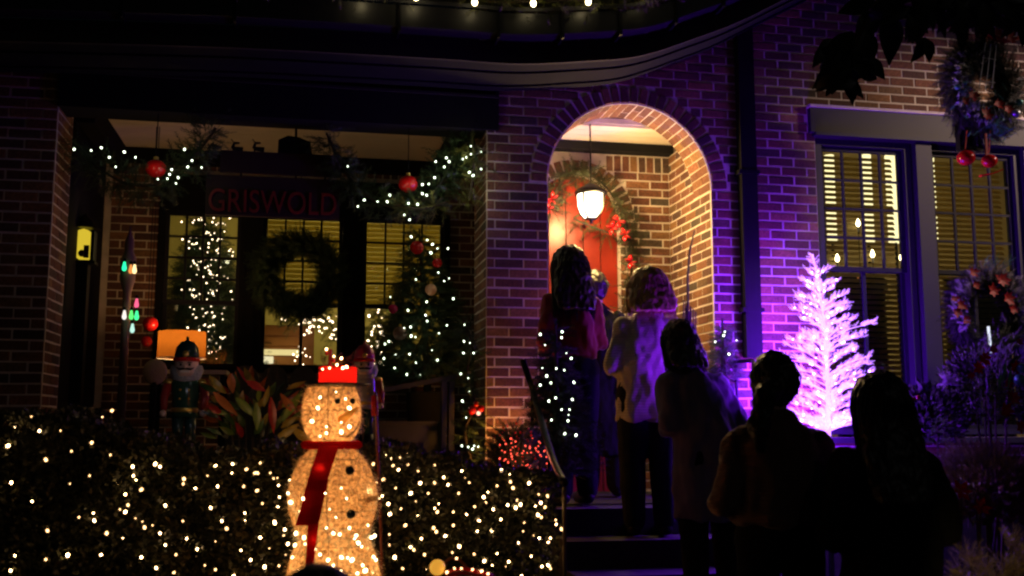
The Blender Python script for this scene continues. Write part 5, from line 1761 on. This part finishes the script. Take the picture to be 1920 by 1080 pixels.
# ------------------------------------------------------------------ hedges with lights
def hedge(label, x0, x1, topf, Y0, Y1, n, slabel, nb, bulbf=None):
    a, c = P(x0, 950, Y0).x, P(x1, 950, Y0).x
    t = thing('hedge', label, 'hedge', ((a + c) / 2, (Y0 + Y1) / 2, .42), 'boxwood hedges under the porch')
    pos, dr, sc = [], [], []
    for i in range(n):
        px_ = rng.uniform(x0, x1)
        zt = P(px_, topf(px_), Y0 + .1).z
        x = P(px_, 950, Y0).x
        bump = .14 * noise.noise((x * 2.6, 0, 1.7)) + .09 * noise.noise((x * 9, 3, 0))
        if rng.uniform() < .30:
            yy = rng.uniform(Y0, Y1); z = zt + bump * .6 - rng.uniform(0, .05) + .03 * noise.noise((x * 14, yy * 14, 0)); d = V3(rng.uniform(-.7, .7), rng.uniform(-.9, .4), rng.uniform(.1, 1))
        else:
            z = rng.uniform(.45, zt); yy = Y0 + rng.uniform(0, .16) + .10 * noise.noise((x * 5, z * 5, 2)); d = V3(rng.uniform(-1, 1), -rng.uniform(0.1, 1), rng.uniform(-.5, 1))
        pos.append((x, yy, z)); dr.append(d); sc.append(rng.uniform(.7, 1.35))
    scatter('foliage', LEAFT[0], LEAFT[1], pos, dr, sc, LEAF, t, kind='stuff')
    q = M(); nseg = 24
    pl = [(P(x0 + (x1 - x0) * i / nseg, 950, Y0).x, P(x0 + (x1 - x0) * i / nseg, topf(x0 + (x1 - x0) * i / nseg), Y0 + .1).z - .10) for i in range(nseg + 1)]
    q.prism([(a + .03, .45)] + [(c - .03, .45)] + [(min(max(x, a + .03), c - .03), z) for x, z in pl[::-1]], Y0 + .17, Y1 - .05)
    q.build('inner_growth', mat('dark_twigs', (.008, .009, .005), 1.0), t)
    for i in range(8):
        x = a + (c - a) * (i + .5) / 8; q = M(); q.tube([(x, (Y0 + Y1) / 2, .42), (x, (Y0 + Y1) / 2, .9)], .02, 6); q.build('stem', BARK, t)
    ls = thing('string_lights', slabel, 'string lights', ((a + c) / 2, Y0, .9), 'net lights on the hedges')
    bp = []
    for (bx_, by_) in bulbf:
        p = P(bx_, by_, Y0 + .0)
        z = p.z; x = p.x
        yy = Y0 + .0 + .10 * noise.noise((x * 5, z * 5, 2)) - .006 + random.uniform(-.012, .03)
        if by_ < topf(bx_) + 22:
            yy += random.uniform(0, .3)
        bp.append(P(bx_, by_, yy))
    random.shuffle(bp)
    bulbs(ls, bp[:int(len(bp) * .5)], BULB, .0060, .35)
    bulbs(ls, bp[int(len(bp) * .5):], BULBD, .0054, .45)
    bs = sorted(bp, key=lambda p: p.x)
    for i in range(0, len(bs) - 1, 1):
        if (bs[i] - bs[i + 1]).length < .35:
            m_ = bs[i].lerp(bs[i + 1], .5) + V3(0, .04, -.03)
            if i % 3 == 0:
                wire_part(ls, [bs[i] + V3(0, .01, 0), m_, bs[i + 1] + V3(0, .01, 0)], .0018)
    return t


HL = [(74, 808), (134, 846), (172, 830), (86, 862), (21, 905), (131, 907), (114, 808), (192, 782), (15, 836), (168, 892), (217, 907), (250, 892), (249, 875), (207, 853), (148, 970), (175, 962), (177, 976), (240, 947), (235, 960), (225, 955), (89, 995), (127, 1041), (86, 1049), (20, 1070), (28, 1042), (310, 1022), (271, 989), (286, 985), (267, 978), (254, 972), (255, 900), (291, 870), (300, 875), (265, 918), (235, 927), (310, 948), (344, 907), (345, 898), (361, 869), (366, 916), (389, 892), (404, 873), (408, 912), (395, 952), (343, 977), (350, 1010), (326, 1074), (293, 1065), (384, 1060), (404, 1068), (404, 1015), (416, 977), (425, 991), (460, 975), (459, 962), (457, 912), (436, 870), (435, 887), (462, 880), (483, 887), (478, 887), (488, 868), (507, 887), (513, 897), (520, 896), (522, 910), (524, 932), (492, 944), (521, 951), (482, 920), (488, 1008), (452, 1032), (496, 1063), (523, 1061), (534, 993), (532, 1004), (438, 1080), (280, 838), (210, 770), (60, 780), (30, 800), (330, 1040), (300, 1000), (265, 1045), (370, 1030), (200, 1000), (190, 1040), (230, 1010), (60, 940), (505, 1028), (540, 1020), (515, 980), (536, 1040), (470, 1050)]
HR = [(725, 854), (732, 860), (750, 858), (764, 853), (737, 873), (747, 881), (765, 871), (784, 883), (796, 857), (815, 872), (826, 854), (832, 895), (840, 909), (719, 899), (788, 906), (770, 925), (717, 930), (752, 954), (731, 964), (783, 965), (822, 945), (815, 953), (820, 960), (813, 990), (818, 997), (730, 1002), (730, 1022), (776, 1031), (770, 1025), (848, 1036), (874, 963), (898, 977), (895, 996), (875, 965), (905, 875), (940, 882), (955, 889), (957, 903), (932, 911), (915, 923), (907, 932), (910, 943), (866, 883), (872, 897), (970, 938), (976, 946), (967, 952), (992, 906), (952, 947), (1010, 927), (1027, 930), (1014, 943), (1004, 949), (1022, 951), (1009, 965), (1015, 970), (1042, 975), (1043, 983), (1053, 992), (983, 980), (981, 996), (1001, 1004), (1011, 1009), (1032, 1009), (1028, 1017), (972, 1018), (939, 974), (922, 995), (861, 1024), (889, 1039), (908, 1052), (923, 1060), (932, 1038), (948, 1062), (954, 1053), (996, 1043), (978, 1080), (1016, 1062), (1028, 1060), (1032, 1066), (800, 1068), (790, 1010), (850, 960), (860, 925), (760, 985), (740, 1045), (755, 1066), (700, 870), (706, 905), (803, 925), (780, 940), (728, 945), (742, 915), (880, 905), (890, 950), (925, 955), (850, 985), (835, 1005), (728, 985), (962, 915), (815, 905), (796, 1040)]
_unused = [(x + random.uniform(-14, 14), y + random.uniform(-22, 22)) for x, y in HL if x > 220 and random.random() < .25 and y > 880]
lm = []
hedge('long boxwood hedge left of the snowman covered with warm lights', -120, 556,
      lambda x: 772 + max(0, (x - 120)) * .28 if x < 380 else 845, 5.0, 5.6, 34000, 'warm net lights spread over the hedge left of the snowman', 100, HL)
hedge('boxwood hedge right of the snowman covered with warm lights', 690, 1050,
      lambda x: (850 if x < 880 else 868) + max(0, (x - 900)) * .14, 5.0, 5.5, 20000, 'warm net lights spread over the hedge between snowman and steps', 100, HR)

# basket at the bottom
bc = P(870, 1100, 4.1)
bk = thing('wicker_basket', 'wicker basket with arched handle, gold ball and red ornaments below the hedge', 'basket', (bc.x, bc.y, .0))
WK = mat('brown_wicker', (.25, .10, .05), .6, bump=.5, scale=70)
q = M(); q.lathe([(.15, -.16), (.19, -.02), (.20, .02), (.18, .02)], bc, 24, 1, .7); q.build('bowl', WK, bk, True)
q = M(); q.tube([P(x, y, 4.1) for x, y in ((808, 1092), (828, 1058), (845, 1046), (862, 1050), (880, 1068))], .006, 6); q.build('handle', WK, bk)
q = M(); q.ball(P(820, 1064, 4.0), .030, 14); q.build('gold_ball', mat('lit_gold_ball', (.95, .60, .10), .35, emit=(1, .45, .05), es=.7), bk, True)
q = M(); q.tube([P(x, y, 4.0) for x, y in ((835, 1078), (865, 1070), (895, 1074), (925, 1084))], .014, 8); q.build('red_trim', REDO, bk, True)
q = M(); q.tube([(bc.x, bc.y, 0.0), (bc.x, bc.y, bc.z - .16)], .05, 8); q.build('stand', BLACKM, bk)
ls = thing('string_lights', 'small orange lights on the rim of the wicker basket', 'string lights', bc)
bulbs(ls, [P(x, y, 3.96) for x, y in ((838, 1073), (852, 1066), (865, 1066), (886, 1068), (903, 1071), (915, 1076), (856, 1047))], emis('small_orange_bulb_glow', (1, .45, .2), 9), .004, .3)
wire_part(ls, [P(835, 1078, 3.98), P(865, 1070, 3.98), P(925, 1084, 3.98)])

# stair handrails
hr = thing('stair_handrail', 'black iron handrail with curled end on the left of the steps', 'handrail', (P(1058, 1000, 4.8).x, 4.8, 0))
q = M(); q.tube([(P(1058, 1080, 4.8).x, 4.8, 0), P(1058, 912, 4.8)], .010, 8); q.build('post', mat('dull_brass_post', (.20, .16, .10), .35, .8), hr)
q = M(); q.tube(smooth_path([P(1058, 905, 4.8), P(1040, 870, 5.2), P(1018, 800, 5.8), P(1000, 735, 6.2), P(985, 690, 6.3), P(981, 675, 6.32)], 20), .020, 8); q.build('rail', BLACKM, hr, True)
for (x, y, Y) in ((1030, 850, 5.4), (998, 735, 6.2)):
    p = P(x, y, Y); q = M(); q.tube([(p.x, p.y, .0 if Y < 5.5 else .5), p], .011, 8); q.build('post', BLACKM, hr)
hr2 = thing('stair_handrail', 'black iron handrail on the right of the steps below the downspout', 'handrail', (P(1400, 690, 6.4).x, 6.4, 0))
q = M(); q.tube([P(1378, 678, 6.6), P(1412, 676, 6.4), P(1440, 720, 5.8)], .014, 8); q.build('rail', BLACKM, hr2)
for (x, y, Y) in ((1412, 678, 6.4), (1380, 680, 6.6)):
    p = P(x, y, Y); q = M(); q.tube([(p.x, p.y, .0), p], .012, 8); q.build('post', BLACKM, hr2)

# ------------------------------------------------------------------ people
def fuse(m_, name, mt, parent, voxel=.013, smooth=6, disp=0.0, dscale=.12, loc=None, seedo=0):
    me = m_.mesh('tmp')
    o = bpy.data.objects.new('tmp', me); COL.objects.link(o)
    r_ = o.modifiers.new('r', 'REMESH'); r_.mode = 'VOXEL'; r_.voxel_size = voxel
    s_ = o.modifiers.new('s', 'SMOOTH'); s_.iterations = smooth; s_.factor = .6
    dg_ = bpy.context.evaluated_depsgraph_get()
    out = bpy.data.meshes.new_from_object(o.evaluated_get(dg_))
    bpy.data.objects.remove(o)
    out.name = name
    nv = len(out.vertices)
    if disp:
        co = np.empty(nv * 3, np.float32); out.vertices.foreach_get('co', co); co = co.reshape(-1, 3)
        no = np.empty(nv * 3, np.float32); out.vertices.foreach_get('normal', no); no = no.reshape(-1, 3)
        for i in range(nv):
            v = co[i]
            d_ = noise.noise((v[0] / dscale + seedo, v[1] / dscale, v[2] / (dscale * 2.2))) + .5 * noise.noise((v[0] / dscale * 2.3, v[1] / dscale * 2.3 + seedo, v[2] / dscale * 1.2))
            co[i] += no[i] * d_ * disp
        out.vertices.foreach_set('co', co.ravel())
    out.polygons.foreach_set('use_smooth', [True] * len(out.polygons))
    out.update()
    return link(name, out, mt, parent)


def person(label, px_, Y, feet, H, rz, jacket, trousers, hairm, skin, hair='long', coat=.50, lean=0.0, wide=1.0, arms='front', head_dx=0.0, hat=None, hairlen=.30, sleeve=1.0, boots=BLACKM, seed=0, tailx=-.06, hw=1.0, legw=1.0):
    x0 = P(px_, 700, Y).x
    t = thing('person', label, 'person', (x0, Y, feet), 'visitors queuing at the door')
    t.rotation_euler = (0, 0, rz)
    s = H / 1.65
    w = wide

    def S_(x, y, z):
        # z fraction metres on a 1.65 body; lean pushes the upper body forward and aside
        k_ = max(0, z - .9) / .7
        return V3(x * s * w + head_dx * k_ ** 1.5, y * s + lean * k_, z * s)
    base = M()
    # continuous body
    def L(m_, a, b, ra, rb, n=10):
        a, b = S_(*a), S_(*b)
        m_.tube([a, a.lerp(b, .5), b], [ra * s, (ra + rb) / 2 * s * 1.04, rb * s], n)
        m_.ball(a, ra * s, 10); m_.ball(b, rb * s, 10)
    off = Vector(t.location)
    # head
    hc_ = S_(0, .02, 1.535)
    base.ball(hc_, .098 * s, 16, .80, 1.0, 1.16)
    base.ball(hc_ + V3(0, .045, -.055) * s, .062 * s, 12, .85, 1, 1)
    base.ball(hc_ + V3(0, .105, -.02) * s, .016 * s, 8, .8, 1.2, 1.6)
    base.ball(hc_ + V3(0, .095, -.065) * s, .018 * s, 8, 1.4, .6, .5)
    for q_ in (-1, 1):
        base.ball(hc_ + V3(q_ * .078, 0, -.015) * s, .022 * s, 8, .35, .7, 1.3)
        base.ball(hc_ + V3(q_ * .032, .088, .012) * s, .013 * s, 8)
    L(base, (0, .0, 1.30), (0, .01, 1.47), .056, .050)
    tor = [(1.38, .08, .06), (1.33, .165, .075), (1.24, .175, .095), (1.12, .15, .095), (1.0, .135, .09), (.92, .165, .11), (.82, .165, .115)]
    base.rings([(*S_(0, 0, z), rx * s * w, ry * s) for z, rx, ry in tor[::-1]], 20)
    if arms == 'front':
        arm = [((.150, 0, 1.285), (.225, -.02, 1.04)), ((.225, -.02, 1.04), (.13, .17, 1.02))]
    elif arms == 'phone':
        arm = [((.150, 0, 1.285), (.24, .02, 1.06)), ((.24, .02, 1.06), (.08, .24, 1.22))]
    else:
        arm = [((.150, 0, 1.285), (.225, -.03, 1.04)), ((.225, -.03, 1.04), (.23, .05, .82))]
    for q_ in (-1, 1):
        f_ = lambda p: (p[0] * q_, p[1], p[2])
        L(base, f_(arm[0][0]), f_(arm[0][1]), .050, .040); L(base, f_(arm[1][0]), f_(arm[1][1]), .038, .027)
        L(base, (q_ * .085, 0, .86), (q_ * .095, .01, .47), .082, .055); L(base, (q_ * .095, .01, .47), (q_ * .10, -.02, .08), .052, .036)
        L(base, (q_ * .10, -.03, .045), (q_ * .105, .13, .035), .036, .03)
        # hand: palm, fingers, thumb
        e = Vector(f_(arm[1][1])); d = (e - Vector(f_(arm[1][0]))).normalized()
        pl = e + d * .05
        L(base, tuple(e), tuple(pl), .026, .030, 8)
        sd = V3(0, 0, 1) if abs(d.z) < .7 else V3(0, 1, 0)
        for i in range(4):
            o_ = sd * (.024 - i * .016)
            l_ = (.068, .075, .070, .055)[i]
            k1 = pl + o_ + d * .03; k2 = k1 + d * l_ * .55 + V3(-q_ * .006, 0, 0); k3 = k2 + d * l_ * .3 + V3(-q_ * .02, 0, -.005)
            L(base, tuple(k1), tuple(k2), .0092, .0085, 6); L(base, tuple(k2), tuple(k3), .0085, .007, 6)
        th0 = e + sd * .03 + d * .015; th1 = th0 + sd * .022 + d * .035 + V3(-q_ * .01, 0, 0)
        L(base, tuple(th0), tuple(th1), .011, .009, 6)
    b2_ = M(); b2_.v = [tuple(Vector(v)) for v in base.v]; b2_.f = base.f
    fuse(b2_, 'body', skin, t, .0085, 2)
    # trousers
    m_ = M()
    m_.rings([(*S_(0, 0, z), rx * s * w, ry * s) for z, rx, ry in ((.80, .16, .12), (.88, .178, .128), (.96, .165, .115), (1.02, .150, .105))], 20)
    for q_ in (-1, 1):
        L(m_, (q_ * .085, 0, .86), (q_ * .098, .01, .47), .098 * max(1, legw * .95), .070 * legw); L(m_, (q_ * .098, .01, .47), (q_ * .10, -.02, .10), .068 * legw, .058 * legw)
    fuse(m_, 'trousers', trousers, t, .013, 4, .006, .10, seedo=seed)
    for q_ in (-1, 1):
        m_ = M(); L(m_, (q_ * .10, -.04, .05), (q_ * .105, .14, .04), .045, .040); L(m_, (q_ * .10, -.02, .06), (q_ * .10, -.02, .13), .047, .05)
        fuse(m_, 'boot', boots, t, .013, 3)
    # jacket: torso shell plus sleeves in one surface
    m_ = M()
    hem = coat
    zs_ = [(hem, .200, .150), (hem + .02, .205, .152), ((hem + .95) / 2, .200, .148), (.95, .190, .140), (1.08, .178, .128), (1.2, .184, .130), (1.28, .176, .115), (1.34, .125, .09), (1.40, .075, .072), (1.425, .07, .07)]
    if hem > .7:
        zs_ = [(hem, .190, .138), (hem + .015, .194, .14), (.95, .190, .138), (1.06, .180, .13), (1.2, .184, .130), (1.28, .176, .115), (1.34, .125, .09), (1.40, .075, .072), (1.425, .07, .07)]
    m_.rings([(*S_(0, -.005, z), rx * s * w, ry * s) for z, rx, ry in zs_], 26)
    for q_ in (-1, 1):
        f_ = lambda p: (p[0] * q_, p[1], p[2])
        L(m_, f_(arm[0][0]), f_(arm[0][1]), .075 * sleeve, .062 * sleeve); L(m_, f_(arm[1][0]), f_(arm[1][1]), .060 * sleeve, .046 * sleeve)
    fuse(m_, 'jacket', jacket, t, .014, 5, .020, .075, seedo=seed + 9)
    # hair or hat
    if hat is not None:
        m_ = M(); m_.ball(hc_ + V3(0, -.005, .02) * s, .135 * s, 20, .95, 1.02, .98)
        fuse(m_, 'knit_hat', hat, t, .01, 3, .002, .02)
    m_ = M()
    m_.ball(hc_ + V3(0, -.018, .018) * s, .116 * s, 18, .86, 1.0, 1.08)
    hl = hairlen
    if hair == 'long':
        m_.ball(hc_ + V3(0, -.02, .02) * s, .117 * s, 18, .88 * hw, 1.0, 1.06)
        m_.rings([(*(hc_ + V3(0, -.045 - .02 * i, .04 - hl * i / 5) * s), (.098 + .010 * min(i, 3) - .022 * max(0, i - 4)) * s * hw, (.075 - .006 * i) * s) for i in range(6)][::-1], 18)
    if hair == 'tail':
        m_.ball(hc_ + V3(-.02, -.10, .0) * s, .05 * s, 10)
        m_.tube([hc_ + V3(-.02, -.10, .0) * s, hc_ + V3(tailx, -.17, -.06) * s, hc_ + V3(tailx - .03, -.16, -.18) * s, hc_ + V3(tailx - .02, -.14, -.29) * s], [.045 * s, .052 * s, .05 * s, .018 * s], 10)
    hb_ = fuse(m_, 'hair', hairm, t, .009, 2, .011, .022, seedo=seed + 3)
    # loose strands
    m_ = M(); rnd = random.Random(seed + 5)
    for i in range(300 if hair == 'long' else 150):
        a = rnd.uniform(-math.pi * 1.05, math.pi * .05)
        ca, sa = math.cos(a), math.sin(a)
        p0 = hc_ + V3(ca * .04, sa * .05 - .02, .125) * s
        fly = rnd.uniform(1.0, 1.13) if i % 6 == 0 else 1.0
        p1 = hc_ + V3(ca * .100 * fly * hw, sa * .118 * fly - .01, .03) * s
        if hair == 'long':
            p2 = hc_ + V3(ca * .112 * fly * hw, sa * .095 - .04, -.10 if hl > .25 else -.06) * s
            p3 = hc_ + V3(ca * (.115 * hw + rnd.uniform(-.03, .025)), sa * .07 - .085, .04 - hl * rnd.uniform(.85, 1.25)) * s
            m_.tube(smooth_path([p0, p1, p2, p3], 8), [.003, .004, .0045, .0045, .0045, .004, .004, .003, .001], 4, False)
        else:
            p2 = hc_ + V3(ca * .07, -.09, -.03 + rnd.uniform(-.02, .02)) * s
            m_.tube(smooth_path([p0, p1, p2], 6), .0028, 4, False)
    me = m_.mesh('hair_strands', smooth=True)
    link('hair_strands', me, hairm, t)
    return t


def cloth(name, c, knit=False):
    m, n, b = new_mat(name)
    b.inputs['Base Color'].default_value = (*c, 1); b.inputs['Roughness'].default_value = .92
    b.inputs['Sheen Weight'].default_value = .25 if max(c) > .02 else 0
    b.inputs['Specular IOR Level'].default_value = .15
    co = n.nodes.new('ShaderNodeTexCoord'); wv = n.nodes.new('ShaderNodeTexWave'); wv.bands_direction = 'Z'; wv.inputs['Scale'].default_value = 18 if knit else 60; wv.inputs['Distortion'].default_value = 1.2
    nz = n.nodes.new('ShaderNodeTexNoise'); nz.inputs['Scale'].default_value = 9
    mx = n.nodes.new('ShaderNodeMix'); mx.data_type = 'RGBA'; mx.inputs['A'].default_value = (*[v * .75 for v in c], 1); mx.inputs['B'].default_value = (*[v * 1.2 for v in c], 1)
    n.links.new(co.outputs['Object'], wv.inputs['Vector']); n.links.new(co.outputs['Object'], nz.inputs['Vector']); n.links.new(nz.outputs['Fac'], mx.inputs['Factor']); n.links.new(mx.outputs['Result'], b.inputs['Base Color'])
    bp_ = n.nodes.new('ShaderNodeBump'); bp_.inputs['Strength'].default_value = .5 if knit else .25; bp_.inputs['Distance'].default_value = .004
    n.links.new(wv.outputs['Fac'], bp_.inputs['Height']); n.links.new(bp_.outputs['Normal'], b.inputs['Normal'])
    return m


SKIN = mat('skin', (.55, .33, .24), .55, var=.1)
HD = mat('dark_brown_hair', (.022, .014, .010), .45, var=.5, scale=40)
HB = mat('blonde_hair', (.42, .27, .13), .45, var=.4, scale=60)
NAVY = cloth('black_wool', (.006, .006, .008))
JEANS = cloth('dark_jeans', (.007, .008, .013))
person('woman with long dark hair in a maroon jacket at the left of the arch', 1074, 6.55, 1.0 - .0, 1.66, R(8), cloth('maroon_wool', (.22, .015, .03)), JEANS, HD, SKIN, 'long', .93, wide=.84, legw=1.25, hairlen=.34, hw=1.15, seed=1, head_dx=-.02)
person('person in black waiting right in front of the red door', 1128, 7.18, 1.0, 1.60, R(-10), NAVY, NAVY, HD, SKIN, 'short', .30, legw=1.4, wide=1.05, head_dx=-.05, seed=2)
person('blonde woman in a long cream cardigan, back lit purple, under the arch', 1212, 6.25, .826, 1.66, R(-6), cloth('cream_knit', (.34, .29, .27), True), JEANS, HB, SKIN, 'long', .70, wide=.96, legw=1.25, hairlen=.20, hw=1.22, seed=3, head_dx=.03, sleeve=1.0)
person('dark-haired person in a grey top on the steps, right shoulder lit purple', 1325, 5.62, .497, 1.60, R(14), cloth('pale_grey_top', (.13, .12, .16)), NAVY, HD, SKIN, 'long', .50, lean=.16, wide=1.14, legw=1.25, hairlen=.2, hw=1.05, head_dx=-.10, seed=4)
person('foreground woman with a dark ponytail and a light brown knitted sweater', 1452, 4.15, .14, 1.655, R(-4), cloth('light_brown_knit', (.15, .085, .07), True), NAVY, HD, SKIN, 'tail', .95, wide=1.10, seed=5, sleeve=.95, tailx=-.10)
person('person with very long dark hair in a black coat at the right of the foreground', 1652, 3.95, .0, 1.70, R(4), NAVY, NAVY, HD, SKIN, 'long', .50, wide=1.12, hairlen=.42, seed=6, sleeve=1.1, hw=1.12, head_dx=-.01)
person('child whose dark knitted hat just shows at the bottom edge before the snowman', 604, 2.2, 0, 1.195, R(-5), NAVY, NAVY, HD, SKIN, 'short', .80, hat=cloth('dark_green_knit', (.02, .022, .022), True), seed=7)
